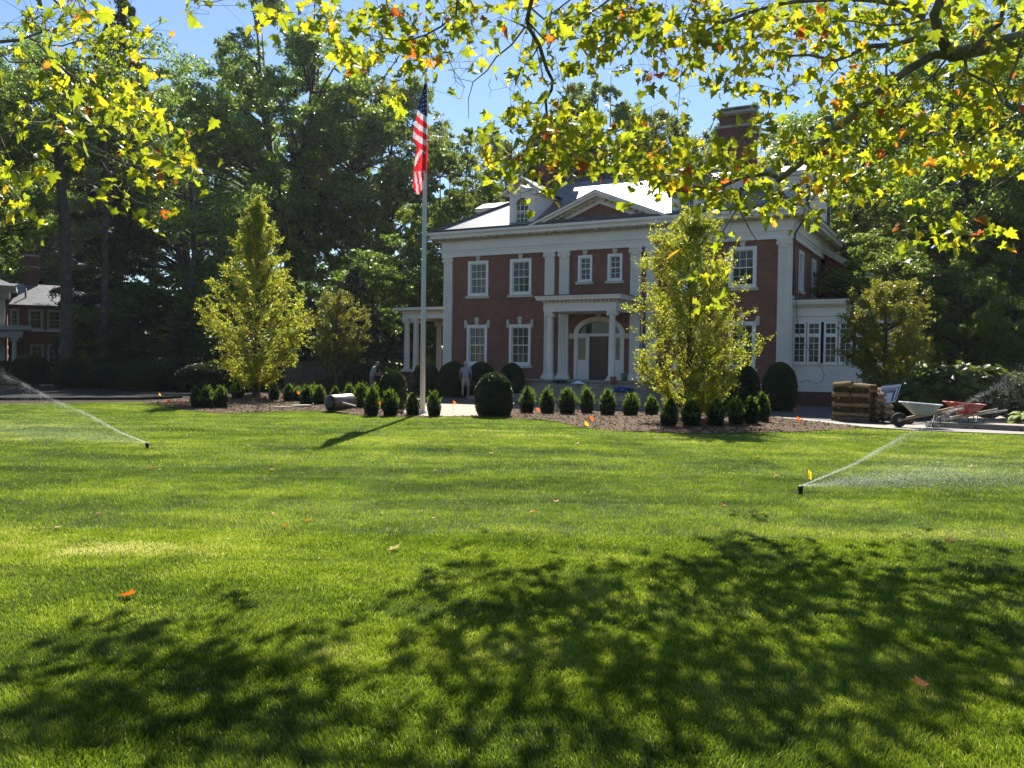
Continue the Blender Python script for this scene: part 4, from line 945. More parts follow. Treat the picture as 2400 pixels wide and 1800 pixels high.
# px, base py, width px, top py
CN = [(460, 957, 26, 903, 'conical dwarf conifer at the left tip of the bed, partly behind its neighbour'), (483, 958, 36, 905, 'second conical dwarf conifer from the left tip of the bed'),
 (519, 957, 34, 906, 'third conical dwarf conifer from the left tip of the bed'), (557, 940, 30, 900, 'conical dwarf conifer just left of the left golden tree trunk'),
 (642, 941, 26, 905, 'conical dwarf conifer just right of the left golden tree trunk'), (677, 942, 27, 901, 'slender conical dwarf conifer left of the orange flag behind the bed'),
 (698, 942, 26, 908, 'conical dwarf conifer behind the orange flag, half hidden'), (717, 949, 32, 905, 'conical dwarf conifer two places left of the steel roller'), (731, 944, 26, 903, 'conical dwarf conifer half hidden behind its neighbour left of the roller'),
 (748, 949, 28, 901, 'conical dwarf conifer immediately left of the steel roller'), (786, 944, 22, 905, 'conical dwarf conifer behind the left part of the steel roller'), (820, 944, 26, 902, 'spiky conical dwarf conifer behind the right end of the roller'),
 (848, 962, 34, 902, 'spiky conical dwarf conifer immediately right of the steel roller'), (869, 976, 36, 912, 'conical dwarf conifer standing forward of the left round boxwood'),
 (916, 976, 36, 917, 'conical dwarf conifer in front of the left round boxwood centre'), (968, 975, 34, 922, 'conical dwarf conifer immediately left of the flagpole foot'),
 (1018, 977, 34, 921, 'conical dwarf conifer immediately right of the flagpole foot'),
 (1235, 969, 35, 912, 'conical dwarf conifer first to the right of the right round boxwood'), (1283, 970, 35, 911, 'conical dwarf conifer second to the right of the round boxwood'),
 (1330, 971, 40, 912, 'conical dwarf conifer third to the right of the round boxwood'), (1376, 969, 34, 914, 'conical dwarf conifer fourth to the right of the round boxwood'),
 (1424, 974, 37, 915, 'conical dwarf conifer fifth to the right of the round boxwood'), (1478, 976, 40, 922, 'conical dwarf conifer sixth to the right of the round boxwood'),
 (1527, 974, 34, 930, 'shaded conical dwarf conifer left of the right golden tree'), (1566, 1001, 44, 938, 'dark conical dwarf conifer in front of the golden tree left side'),
 (1620, 1001, 42, 940, 'dark conical dwarf conifer in front of the right golden tree trunk'), (1676, 1000, 40, 938, 'dark conical dwarf conifer right of the right golden tree trunk'),
 (1725, 998, 38, 935, 'conical dwarf conifer third from the right end of the row'), (1760, 996, 38, 932, 'bushy conical dwarf conifer second from the right end of the row'), (1787, 990, 34, 924, 'bright tipped conical dwarf conifer at the right end of the row'),
 (1652, 968, 30, 920, 'small conical dwarf conifer behind the right golden tree'), (1692, 968, 30, 925, 'conical dwarf conifer behind the row, right of the golden tree')]
for i, (px, py, wp, pt, lb) in enumerate(CN):
    b = gp(px, py); o = cone[i] if i < 6 else copy_tree(cone[(i*7+i//4) % 6]); dist = b[1]; sx = wp/2*dist/F/.30; sz = (py-pt-4)*dist/F/.80
    b[2] = float(bedz(b[0], b[1]))-.02 if inpoly(np.array([b[0]]), np.array([b[1]]), BED)[0] else 0
    o.location = tuple(map(float, b)); o.rotation_euler = (rng.normal()*.03, rng.normal()*.04, rng.uniform(0, 6.28)); o.scale = (float(sx)*rng.uniform(.92, 1.1), float(sx), float(sz)*rng.uniform(.95, 1.05)); tag(o, lb, 'shrub', 'conical dwarf conifers planted along the bed')
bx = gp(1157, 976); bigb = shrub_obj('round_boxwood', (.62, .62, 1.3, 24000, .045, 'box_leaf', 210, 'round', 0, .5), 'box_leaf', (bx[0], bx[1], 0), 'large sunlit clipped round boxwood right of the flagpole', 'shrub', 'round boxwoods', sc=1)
bx = gp(920, 962); o = copy_tree(bigb, (bx[0], bx[1], 0), 1.0, (.82, .82, 1.02), 'large sunlit clipped boxwood left of the flagpole')
DK = [(858, 915, 100, 838, 46, 'dark shaded rounded bush behind the worker with a pole'), (998, 925, 64, 845, 42.5, 'dark round bush right beside the flagpole, by the porch'), (1062, 925, 76, 847, 42, 'dark round bush behind the worker with back turned'), (1128, 930, 70, 847, 41.3, 'dark round bush under the second ground floor window'), (1199, 925, 62, 850, 39.8, 'dark round bush left of the entrance steps'),
      (1748, 950, 66, 855, 33.5, 'dark round bush under the right ground floor window'), (1828, 950, 82, 848, 32.6, 'large dark round bush at the right corner of the mansion'), (1700, 955, 50, 880, 34.0, 'low dark bush behind the right golden tree'),
      (70, 905, 90, 830, 52, 'dark clipped bush before the neighbouring house portico'), (165, 915, 80, 838, 47, 'dark round bush at the foot of the thick trunk'), (10, 905, 70, 845, 53, 'dark bush at the left edge before the neighbouring house'), (250, 915, 120, 850, 48, 'wide dark bush right of the neighbouring house'), (350, 920, 140, 845, 46, 'wide black green bush in the shade left of the bed'), (475, 915, 120, 850, 45, 'dark bush directly behind the left golden tree'), (590, 912, 120, 855, 48, 'dark low bush behind the left golden tree, right part')]
for px, py, wp, pt, Y, lb in DK:
    b = at(px, 900, Y); b[2] = 0; hh = at(px, pt, Y)[2]*.94; o = copy_tree(bigb, b, rng.uniform(0, 6), (wp/2*Y/F/.62, wp/2*Y/F/.62, hh/1.3), lb); o.name = 'round_bush'; o['group'] = 'dark bushes in the shade'
# rhododendron hedge
def rhodo():
    g = np.random.default_rng(91); root = empty('rhododendron_hedge', at(2265, 940, 29.) * np.array([1, 1, 0]), .12, 'long rhododendron hedge with glossy leaves behind the wheelbarrows', 'hedge'); n0 = 1700; P = []; VV = []
    lob = [(-1.95, 1.45), (-1.1, 1.95), (-.2, 1.95), (.8, 1.9), (1.7, 1.65), (2.6, 1.45), (3.6, 1.3)]
    for i in range(n0):
        cx_, h = lob[g.integers(0, len(lob))]; d = unit(g.normal(size=3)); d[2] = abs(d[2])*1.0-.25; r = g.uniform(.85, 1.03)
        p = np.array([cx_+d[0]*.95*r, d[1]*1.0*r, max(.1, h*.5+d[2]*h*.62*r)])
        k = 11; ang = np.linspace(0, 6.28, k, endpoint=False)+g.random(); ax = unit(d+np.array([0, 0, .8])+g.normal(size=3)*.3); u1 = unit(np.cross(ax, [1, .3, .1])); u2 = np.cross(ax, u1)
        rad = u1*np.cos(ang)[:, None]+u2*np.sin(ang)[:, None]+ax*g.uniform(-.1, .5); rad = unit(rad); L_ = g.uniform(.12, .18); w_ = np.cross(ax, rad)*.028
        VV.append(np.stack([p+rad*.01, p+rad*L_*.5+w_, p+rad*L_, p+rad*L_*.5-w_], 1).reshape(-1, 3))
    V = np.concatenate(VV); Q = np.arange(len(V)).reshape(-1, 4); rn = np.repeat(np.repeat(g.random(n0), 11)*.7+g.random(n0*11)*.3, 4)
    off = len(V); VB = []; QB = []
    for cx_, h in lob:
        bv, bq = ball(5); VB.append(np.stack([bv[:, 0]*.72+cx_, bv[:, 1]*.7, h*.40+bv[:, 2]*h*.40], 1)); QB.append(bq+off); off += len(bv)
    V = np.concatenate([V]+VB); Q = np.concatenate([Q]+QB); rn = np.concatenate([rn, np.zeros(len(V)-len(rn))])
    np_obj('foliage', V, Q, 'rhodo_leaf', root, rn)
rhodo()
def hosta(px, py, label, s=1):
    g = np.random.default_rng(int(px)); b = gp(px, py); root = empty('hosta_plant', (b[0], b[1], 0), 0, label, 'plant'); VV = []
    for i in range(70):
        a = g.random()*6.28; el = g.uniform(.15, 1.2); L_ = g.uniform(.18, .42)*s; d = np.array([math.cos(a)*math.cos(el), math.sin(a)*math.cos(el), math.sin(el)]); sd_ = np.array([-math.sin(a), math.cos(a), 0])*L_*.22
        p0 = d*.1*s; p2 = d*L_+np.array([math.cos(a), math.sin(a), -.6])*L_*.5; pm = d*L_*.9; VV.append(np.stack([p0, pm+sd_, p2, pm-sd_]))
    V = np.concatenate(VV); np_obj('foliage', V, np.arange(len(V)).reshape(-1, 4), 'hosta_leaf', root, np.repeat(g.random(70), 4))
hosta(2394, 992, 'pale yellow green hosta clump at the right edge', 1.15); hosta(868, 935, 'small pale hosta between the conifers left of the boxwood', .6)
# ================================================================== SYCAMORES OVERHEAD
def lobed():
    pts = [(0, 0), (.10, -.06), (.30, -.10), (.42, .02), (.30, .14), (.50, .42), (.26, .40), (.20, .48), (.24, .62), (.12, .68), (0, 1.0)]
    L_ = pts+[(-x, y) for x, y in pts[-2:0:-1]]
    return np.array(L_)
LEAF = lobed()
def syc_leaves(P, size, g):
    """lobed leaves folded on the midrib: fan quads from stalk point"""
    n = len(P); k = len(LEAF); mid = 10
    nr = unit(g.normal(size=(n, 3))+np.array([0, -.25, .55])); hang = unit(np.array([0, 0, -1.])+g.normal(size=(n, 3))*.75)
    t = unit(hang-nr*np.sum(hang*nr, 1, keepdims=True)); b = np.cross(nr, t); s = size[:, None]
    X = LEAF[None, :, 0]*1.05; Yl = LEAF[None, :, 1]
    fold = (g.uniform(-.05, .75, n))[:, None]; curl = g.uniform(-.2, .8, n)[:, None]
    Z = np.abs(X)*fold-curl*(Yl**2)*.5+.06*np.sin(X*9+g.random((n, 1))*6)
    V = P[:, None, :]+s[:, None]*(b[:, None, :]*X[:, :, None]+t[:, None, :]*(Yl[:, :, None])+nr[:, None, :]*Z[:, :, None])
    V = V.reshape(-1, 3); tri = []
    # fan around a centre on the midrib: split halves so the fold reads
    for i in range(1, k-1): tri.append((0, i, i+1))
    tri = np.array(tri); Q = (np.arange(n)[:, None, None]*k+tri[None]).reshape(-1, 3)
    return V, Q, k
def sycamore(name, label, mains, zones, trunk, seed, dep, lsz, extra=None):
    g = np.random.default_rng(seed); root = empty(name, trunk, 0, label, 'tree', 'sycamores overhanging the lawn'); tr = np.array(trunk, float)
    nodes = []; rads = []; lm = MB()
    for pts, r0, r1 in mains:
        pp = [at(x, y, d)-tr for x, y, d in pts]; # resample with wiggle
        Q_ = []
        for a, b in zip(pp[:-1], pp[1:]):
            L_ = np.linalg.norm(b-a); nseg = max(1, int(L_/.22))
            for k in range(nseg): Q_.append(a+(b-a)*k/nseg+(g.normal(size=3)*.012 if k else 0))
        Q_.append(pp[-1]); m_ = len(Q_); rr = [r0+(r1-r0)*i/(m_-1) for i in range(m_)]
        lm.tube(Q_, rr, 8 if r0 > .03 else 6); nodes += Q_; rads += rr
    lm.build('limbs', 'sycamore_bark', root)
    # clusters
    tw = MB(); CL = []
    for z in zones:
        cx_, cy_, rx, ry, n = z[:5]; d0 = z[5] if len(z) > 5 else dep(cx_, cy_)
        nc = max(1, int(n*LEAF_Q*(1.3 if (cx_ > 1850 or cx_ < 460) else 1)/3.0))
        for i in range(nc):
            a = g.random()*6.283; r = math.sqrt(g.random()); CL.append(at(cx_+rx*r*math.cos(a), cy_+ry*r*math.sin(a), d0+g.normal()*.75)-tr)
    if extra is not None: CL += [np.array(e)-tr for e in extra if above(np.array(e)) or e[1] < 0]
    NA = np.array(nodes); d = np.array([np.min(np.linalg.norm(NA-c, axis=1)) for c in CL]); order = np.argsort(d)
    NL = list(nodes); NR = list(rads); P = []
    for idx in order:
        c = CL[idx]; A_ = np.array(NL); dd = np.linalg.norm((A_-c), axis=1)+np.maximum(0, c[2]-A_[:, 2])*.35; j = int(np.argmin(dd)); q = A_[j]; L_ = np.linalg.norm(c-q)
        if L_ > .08:
            ns = max(2, int(L_/.18)); rs = min(NR[j]*.7, .011+.006*L_); off = g.normal(size=3)*.10*L_; off[2] -= .05*L_; pts = []; rr = []
            for i in range(ns+1):
                t = i/ns; p = q+(c-q)*t+off*math.sin(math.pi*t)+(g.normal(size=3)*.014 if 0 < i < ns else 0); pts.append(p); rr.append(rs+(.0028-rs)*t)
            tw.tube(pts, rr, 4); NL += pts[1:]; NR += rr[1:]
        for k in range(g.integers(2, 5)): 
            o_ = g.normal(size=3)*np.array([.13, .13, .10]); lp = c+o_; P.append(lp)
            tw.tube([c, c+o_*.5+[0, 0, .01], lp], [.0022, .0018, .0014], 3)
    tw.build('twigs', 'twig', root)
    P = np.array(P); n = len(P); sz = g.uniform(.55, 1.3, n)*lsz; sz = np.where((P[:, 1]+tr[1]) < .5, sz*2.6, sz); V, Q, k = syc_leaves(P, sz, g)
    rn = g.beta(2, 2.2, n)*.72; o_ = g.random(n) < .085; rn[o_] = g.uniform(.74, 1, o_.sum())
    rad = np.linalg.norm(LEAF-[0, .35], axis=1)**1.5; ed = np.where(g.random(n) < .35, g.uniform(.1, .55, n), g.uniform(-.12, .08, n)); rn = np.clip(np.repeat(rn, k)+np.repeat(ed, k)*np.tile(rad, n)+g.normal(size=n*k)*.03, 0, 1); np_obj('leaves', V, Q, 'syc_leaf', root, rn, k=3)
    print(name, n, 'leaves')
    # trunk out of the picture, with its root flare
    return root, nodes
D1 = 10.5
def B_(pts, d0, d1=None):
    d1 = d1 or d0; n = len(pts); return [(x, y, d0+(d1-d0)*i/(n-1)) for i, (x, y) in enumerate(pts)]
trR = at(2900, 900, 10.0); trR[2] = 0
mainsR = [
 (B_([(2900, 250), (2700, 120), (2560, 80), (2400, 88), (2340, 104), (2290, 116), (2225, 130)], 10.0, 10.2), .13, .085),
 (B_([(2900, 880), (2890, 600), (2880, 300), (2900, -100), (2950, -600)], 10.0), .34, .22),
 (B_([(2225, 130), (2200, 75), (2190, 35), (2215, -25), (2260, -150)], 10.2, 9.6), .068, .05),
 (B_([(2225, 130), (2191, 127), (2123, 167), (2051, 221), (2001, 271), (1956, 303), (1915, 348), (1875, 384), (1820, 425)], 10.2, 10.8), .056, .040),
 (B_([(1822, 415), (1798, 407), (1739, 416), (1680, 443), (1603, 434), (1549, 429), (1500, 440)], 10.8, 11.0), .030, .008),
 (B_([(2168, 40), (2105, 9), (1990, -4), (1875, 2), (1829, 9), (1748, 32), (1680, 59), (1640, 80), (1590, 110)], 10.2, 11.0), .042, .010),
 (B_([(2204, 92), (2146, 90), (2096, 106), (2033, 108), (1992, 130), (1960, 142), (1897, 129), (1852, 131), (1793, 117)], 10.2, 10.6), .038, .010),
 (B_([(2280, 118), (2310, 80), (2345, 55), (2350, 20), (2330, -60)], 10.1, 9.8), .035, .02),
 (B_([(2200, 40), (2060, 60), (1930, 50), (1820, 45)], 10.0, 10.8), .014, .005),
 (B_([(1735, 440), (1735, 470), (1725, 493), (1694, 542), (1667, 601), (1649, 642)], 10.8, 10.9), .016, .004),
 (B_([(1732, 490), (1762, 547), (1775, 565), (1825, 597)], 10.8, 10.9), .010, .003),
 (B_([(2262, 135), (2265, 170), (2330, 200), (2350, 240), (2400, 270)], 10.1, 9.8), .022, .008),
 (B_([(1500, -60), (1440, -10), (1400, 20), (1330, 60)], 10.5), .02, .006),
 (B_([(1640, -40), (1600, 60), (1600, 150), (1590, 250)], 10.8, 11.2), .012, .004),
 (B_([(2225, 130), (2150, 210), (2080, 280), (2020, 360), (1960, 420)], 10.3, 11.2), .014, .005),
 (B_([(2400, 95), (2360, 200), (2300, 300), (2200, 400), (2130, 470)], 10.3, 11.2), .022, .006),
 (B_([(2880, -50), (2600, -480), (2200, -400), (1800, -320), (1400, -250), (1100, -240), (900, -230)], 10.5, 13.5), .13, .02),
 (B_([(1800, -320), (1650, -220), (1450, -160), (1250, -150)], 12.5, 17.5), .05, .012), (B_([(2200, -400), (2050, -200), (1900, -130), (1700, -130)], 11.8, 16.5), .05, .012),
 (B_([(1100, -240), (1000, -150), (900, -130)], 13, 12), .03, .01),
 (B_([(2700, 120), (2560, 260), (2450, 360), (2330, 440), (2270, 530)], 10.0, 11.0), .03, .006),
]
zonesR = [(1560, 60, 120, 70, 100), (1700, 60, 120, 70, 100), (1850, 70, 120, 80, 110), (2000, 60, 130, 70, 100), (2150, 40, 90, 60, 70), (2310, 60, 110, 80, 90), (1600, 180, 90, 60, 42), (1780, 170, 100, 60, 60), (1950, 200, 120, 60, 75), (2120, 230, 120, 60, 70), (2300, 220, 110, 80, 80),
 (1570, 380, 100, 55, 90), (1700, 390, 90, 40, 55), (1810, 330, 80, 60, 45), (1640, 450, 90, 35, 40), (1780, 470, 80, 45, 45), (1870, 470, 70, 50, 32), (1950, 370, 100, 60, 60), (2060, 330, 120, 70, 60), (2200, 340, 120, 60, 50), (2330, 360, 80, 60, 40), (1960, 440, 70, 30, 25), (2080, 430, 60, 30, 14), (2150, 480, 50, 35, 10), (2180, 545, 60, 35, 20), (2290, 555, 55, 25, 13), (1650, 620, 35, 55, 22), (1690, 560, 25, 25, 5), (1640, 695, 30, 12, 6), (2230, 595, 35, 15, 5), (1985, 505, 25, 20, 5),
 (1450, 300, 90, 60, 55), (1500, 400, 80, 50, 55), (1470, 60, 80, 60, 80), (1400, 130, 60, 60, 35)]
zonesR += [(2600, 100, 150, 250, 160), (1700, 350, 90, 60, 40)]
depR = lambda x, y: 10.9-.4*(x > 2200)
XR = [(float(x), float(y), float(z)) for x, y, z in zip(rng.uniform(-6, 16, 1000), rng.uniform(-16, -.8, 1000), rng.uniform(5.0, 11, 1000))]
# the high canopy above the picture: it is what shades the near lawn
SB = [(1720,1275,40,20),(1780,1300,50,20),(1850,1330,70,25),(1650,1330,120,25),(1500,1345,60,20),(1180,1335,50,20),(1100,1360,60,20),(1000,1395,60,20),(930,1400,40,12),(1270,1380,80,30),(1350,1400,60,25),(1220,1440,60,30),(1400,1370,60,15),(1600,1400,50,30),(1700,1420,80,30),(1830,1400,100,40),(1950,1400,100,40),(2080,1390,70,30),(2200,1410,60,25),(2100,1460,120,40),(2000,1480,100,40),(1900,1480,60,30),(2300,1490,80,25),(2380,1520,60,30),(1100,1540,130,35),(1020,1530,50,20),(1330,1520,60,50),(1200,1600,120,40),(1450,1560,60,30),(1650,1520,90,30),(1800,1560,150,35),(1600,1590,80,30),(1300,1660,150,60),(1500,1700,150,50),(1700,1680,150,60),(1900,1620,120,60),(2050,1640,100,70),(2200,1580,120,60),(2350,1620,80,60),(2100,1760,150,50),(1850,1760,150,40),(1400,1780,200,40),(2360,1345,60,12),
 (230,1640,110,40),(400,1600,100,40),(520,1590,80,50),(620,1640,90,40),(780,1640,80,25),(150,1720,150,40),(400,1700,150,50),(650,1730,150,50),(850,1730,80,40),(60,1770,80,40),(300,1780,200,30)]
def above(p):
    d = p-CC; return (d@CU)*F/(d@_f) > 960
sdv = np.array(sd); XH = []
for cx_, cy_, rx_, ry_ in SB:
    Yc = gp(cx_, cy_)[1]; area = math.pi*(rx_/F*Yc)*(ry_*Yc*Yc/(EYE*F)); nn = max(2, int(area*CANOPY)); a0 = rng.uniform(0, .8)
    for i in range(nn):
        a = rng.uniform(0, 6.283); r = math.sqrt(rng.random()); g0 = gp(cx_+rx_*r*math.cos(a), cy_+ry_*r*math.sin(a)); z0 = 6.9+a0+rng.normal()*.25
        p = g0+sdv*(z0/sdv[2]); k = 0
        while not above(p) and k < 30: z0 += .25; p = g0+sdv*(z0/sdv[2]); k += 1
        XH.append(tuple(p))
XR += XH
rootR, _ = sycamore('sycamore_tree', 'large sycamore limb with yellow green leaves over the right half', mainsR, zonesR, trR, 301, depR, .143, XR)
trC = at(1230, 900, -3.5); trC[2] = 0; trC[0] = .8
mainsC = [
 (B_([(1200, -2300), (1230, -900), (1246, -300), (1246, -60), (1246, 0), (1235, 47), (1242, 69), (1264, 105), (1282, 163), (1295, 188), (1293, 210), (1279, 235), (1282, 275)], 7.5, 10.6), .05, .016),
 (B_([(1282, 275), (1315, 307), (1351, 318), (1400, 330)], 10.6), .014, .005), (B_([(1282, 275), (1270, 340), (1257, 401), (1240, 450)], 10.6), .012, .004),
 (B_([(1279, 235), (1220, 250), (1215, 238)], 10.6), .008, .004),
 (B_([(1110, -500), (1072, 0), (1069, 33), (1036, 61), (1000, 81), (953, 96), (902, 90), (873, 83)], 9.5, 10.5), .026, .006),
 (B_([(1000, 81), (1012, 119), (1008, 150)], 10.3), .009, .004), (B_([(953, 96), (930, 140), (900, 180), (870, 200)], 10.3), .009, .004), (B_([(1015, 70), (1045, 120), (1063, 165), (1090, 205)], 10.3), .007, .003),
 (B_([(1232, 62), (1199, 105), (1163, 134), (1141, 166), (1109, 192), (1098, 231), (1098, 278)], 10.3), .012, .003),
 (B_([(1150, 185), (1145, 200), (1152, 212), (1146, 228)], 10.3), .004, .002), (B_([(1063, 165), (1068, 190), (1088, 205), (1080, 230)], 10.3), .005, .002), (B_([(1109, 192), (1060, 180), (1072, 205)], 10.3), .004, .002),
 (B_([(1246, 20), (1275, 45), (1310, 20), (1335, 0), (1370, -40)], 10.2), .014, .006), (B_([(1250, 60), (1275, 200), (1265, 120), (1225, 95), (1215, 150)], 10.4), .007, .003),
 (B_([(910, -60), (905, 0), (915, 50), (912, 80)], 10.2), .009, .004), (B_([(700, -80), (740, 0), (765, 40), (800, 60)], 10.2), .008, .004),
 (B_([(640, -80), (560, -10), (500, 5), (440, 0)], 9.6), .008, .003), (B_([(640, -60), (650, 20), (650, 70)], 9.6), .005, .003)]
zonesC = [(450, 25, 25, 22, 7), (600, 10, 40, 12, 6), (640, 45, 25, 40, 10), (690, 80, 20, 15, 3), (530, 5, 20, 8, 3),
 (820, 40, 110, 45, 55), (960, 50, 100, 60, 80), (850, 130, 60, 40, 40), (900, 200, 50, 30, 18), (1000, 120, 60, 40, 40), (1060, 60, 60, 50, 32), (1130, 20, 70, 30, 26), (1100, 140, 40, 30, 14), (1200, 50, 40, 40, 10), (1250, 40, 30, 40, 14), (1310, 50, 50, 55, 36), (1290, 140, 40, 40, 12), (1200, 190, 30, 30, 8), (1230, 180, 30, 40, 14), (1360, 90, 50, 50, 28), (1330, 180, 40, 40, 14), (1420, 50, 60, 50, 40), (1010, 200, 15, 15, 4), (935, 235, 25, 12, 6), (870, 225, 20, 10, 3),
 (1200, 330, 70, 50, 45), (1290, 290, 60, 45, 50), (1380, 300, 70, 50, 55), (1290, 370, 80, 45, 55), (1155, 360, 30, 45, 16), (1240, 440, 70, 30, 24), (1380, 380, 60, 35, 22), (1240, 260, 40, 20, 12), (1300, 465, 30, 12, 4)]
rootC, _ = sycamore('sycamore_tree', 'sycamore boughs hanging down over the top centre of the picture', mainsC, zonesC, trC, 302, lambda x, y: 10.5, .135)
trL = at(-900, 900, 8.0); trL[2] = 0
mainsL = [
 (B_([(-900, 880), (-890, 500), (-880, 100), (-900, -300)], 8.0), .26, .18),
 (B_([(-880, 250), (-500, 150), (-200, 110), (0, 98), (43, 94), (101, 74), (127, 67), (174, 67)], 8, 9), .06, .005),
 (B_([(69, 90), (108, 105), (145, 108), (188, 94), (246, 94), (268, 80), (330, 85)], 8.8, 9.4), .010, .003),
 (B_([(87, 101), (127, 141), (159, 170), (202, 195), (253, 246), (307, 297), (362, 354), (400, 375)], 8.8, 9.6), .012, .003),
 (B_([(-300, 60), (-100, 100), (0, 123), (22, 145), (87, 145), (119, 174), (135, 215), (141, 253)], 8.3, 9), .016, .004),
 (B_([(60, -120), (127, 0), (163, 33), (202, 72), (235, 94), (300, 160), (340, 200)], 9, 9.5), .014, .003),
 (B_([(-300, 400), (-100, 350), (0, 318), (54, 300), (108, 289), (150, 280)], 7.5, 8.2), .014, .004),
 (B_([(130, 286), (181, 343), (231, 362), (282, 383), (343, 416), (398, 423)], 8.6, 9.2), .007, .003),
 (B_([(240, 380), (282, 448), (325, 474), (398, 495)], 9, 9.3), .005, .002),
 (B_([(-100, 420), (0, 440), (40, 470), (70, 490)], 8.5), .008, .003), (B_([(95, 150), (88, 230), (92, 290), (80, 330)], 8.8), .006, .003)]
zonesL = [(150, 40, 90, 45, 24), (235, 90, 90, 60, 42), (290, 60, 40, 45, 12), (60, 40, 50, 40, 10), (150, 150, 60, 40, 12), (220, 220, 130, 60, 52), (330, 200, 40, 60, 10), (60, 260, 60, 50, 14), (260, 300, 130, 55, 45), (385, 330, 50, 40, 10), (440, 370, 45, 35, 12), (350, 370, 80, 40, 20), (40, 440, 45, 50, 26), (20, 280, 35, 30, 5, 5.2), (40, 370, 40, 40, 8, 5.4), (160, 300, 50, 40, 7, 5.8), (370, 420, 60, 30, 14), (300, 475, 35, 12, 8), (350, 495, 30, 12, 5), (240, 440, 12, 10, 1), (400, 505, 8, 8, 1), (470, 340, 12, 18, 2), (355, 70, 12, 12, 2)]
zonesL += [(-200, 150, 100, 200, 80), (-200, 450, 100, 150, 50)]
XL = [(float(x), float(y), float(z)) for x, y, z in zip(rng.uniform(-15, -3, 320), rng.uniform(-12, -.8, 320), rng.uniform(5.0, 10, 320))]
rootL, _ = sycamore('sycamore_tree', 'sycamore branch with yellow green leaves at the upper left', mainsL, zonesL, trL, 303, lambda x, y: 7.5, .098, XL)
# ================================================================== FLAGPOLE AND FLAG
fb = gp(990, 969); FBX, FBY = float(fb[0]), float(fb[1])
pole = empty('flagpole', (FBX, FBY, 0), 0, 'tall white flagpole standing between two dwarf conifers', 'flagpole')
m = MB(); m.lathe([(.085, 0), (.083, 3), (.072, 6), (.058, 9), (.045, 11.0)], (0, 0, 0), 18); m.build('pole', 'pole_metal', pole)
m = MB(); m.lathe([(.14, 0), (.14, .03), (.10, .07), (.09, .09)], (0, 0, 0), 18); m.build('collar', 'pole_metal', pole)
m = MB(); m.lathe([(.01, 11.0), (.05, 11.03), (.055, 11.07), (.04, 11.11), (.01, 11.13)], (0, 0, 0), 12); m.build('finial', 'pole_metal', pole)
m = MB(); m.tube([(.085, -.03, 1.3), (.075, -.03, 5), (.06, -.02, 10.9)], .006, 4); m.build('halyard', 'rope', pole)
m = MB(); m.box((.08, -.015, 1.22), (.10, .015, 1.42)); m.build('cleat', 'dark_metal', pole)
pole.rotation_euler = (0, -.001, 0)
def make_flag():
    L_ = [(199, 997, 1002), (215, 992, 1002), (240, 985, 1002), (264, 981, 1002), (300, 973, 1003), (330, 968.5, 1003), (338, 972, 1003), (348, 978, 1003.5), (370, 974, 1003.5), (400, 970, 1002), (415, 967.5, 998.5), (430, 967, 991), (445, 971, 990), (458, 977, 984)]
    ys, xl, xr = zip(*L_); ny = 110; nx = 12; V = []; Q = []; MI = []; base = np.array([FBX, FBY, 0])
    for i in range(ny+1):
        y = 199+(458-199)*i/ny; a = np.interp(y, ys, xl); b = np.interp(y, ys, xr)
        for j in range(nx+1):
            u_ = j/nx; x = a+(b-a)*u_; p = at(x, y, FBY)-base
            fold = .09*math.sin(u_*5.2+y*.018)+.05*math.sin(u_*11+y*.035)*min(1, (y-199)/120); p[1] += -.10+fold*(1-u_*.6)-.05; V.append(p)
    for i in range(ny):
        for j in range(nx):
            y = 199+(458-199)*(i+.5)/ny; a = np.interp(y, ys, xl); b = np.interp(y, ys, xr); x = a+(b-a)*(j+.5)/nx
            Q.append((i*(nx+1)+j, i*(nx+1)+j+1, (i+1)*(nx+1)+j+1, (i+1)*(nx+1)+j))
            q = y-.72*(x-1000)
            if x > 999.8 and y > 330: mi = 0
            elif q < 276: mi = 2
            elif y-1.0*(x-983) < 350 and q < 366: mi = 1 if int((q-276)/14.2) % 2 == 0 else 0
            else:
                r = y+1.65*(x-985)
                if y < 405: mi = 1 if (r % 44) < 17 and 338 < r < 384 or (r < 338 and x < 979) else 0
                else: mi = 1 if int((x-965+(y-405)*-.15)/5.5) % 2 == 1 else 0
            MI.append(mi)
    f = np_obj('flag', V, Q, None, None, np.full(len(V), .5), smooth=True, mats=['flag_red', 'flag_white', 'flag_blue'], mi=MI); f.location = (FBX, FBY, 0)
    tag(f, 'limp hanging flag with red and white stripes and starred blue canton', 'flag')
    for x, y in [(995, 214), (991.5, 226), (992, 235), (992.4, 244.5), (992.8, 254), (993.4, 263.5), (987.5, 247), (986.5, 257), (997.5, 222), (998, 232), (998.3, 243), (998.5, 254)]:
        p = at(x, y, FBY-.30)-np.array([FBX, FBY, 0]); r = .024; mm = MB(); pts = []
        for k in range(10): a = math.pi/2+k*math.pi/5; rr = r if k % 2 == 0 else r*.42; pts.append((p[0]+rr*math.cos(a), p[2]+rr*math.sin(a)))
        mm.prism(pts[::-1], p[1]-.001, p[1]+.001); mm.build('star', 'paper', f)
make_flag()
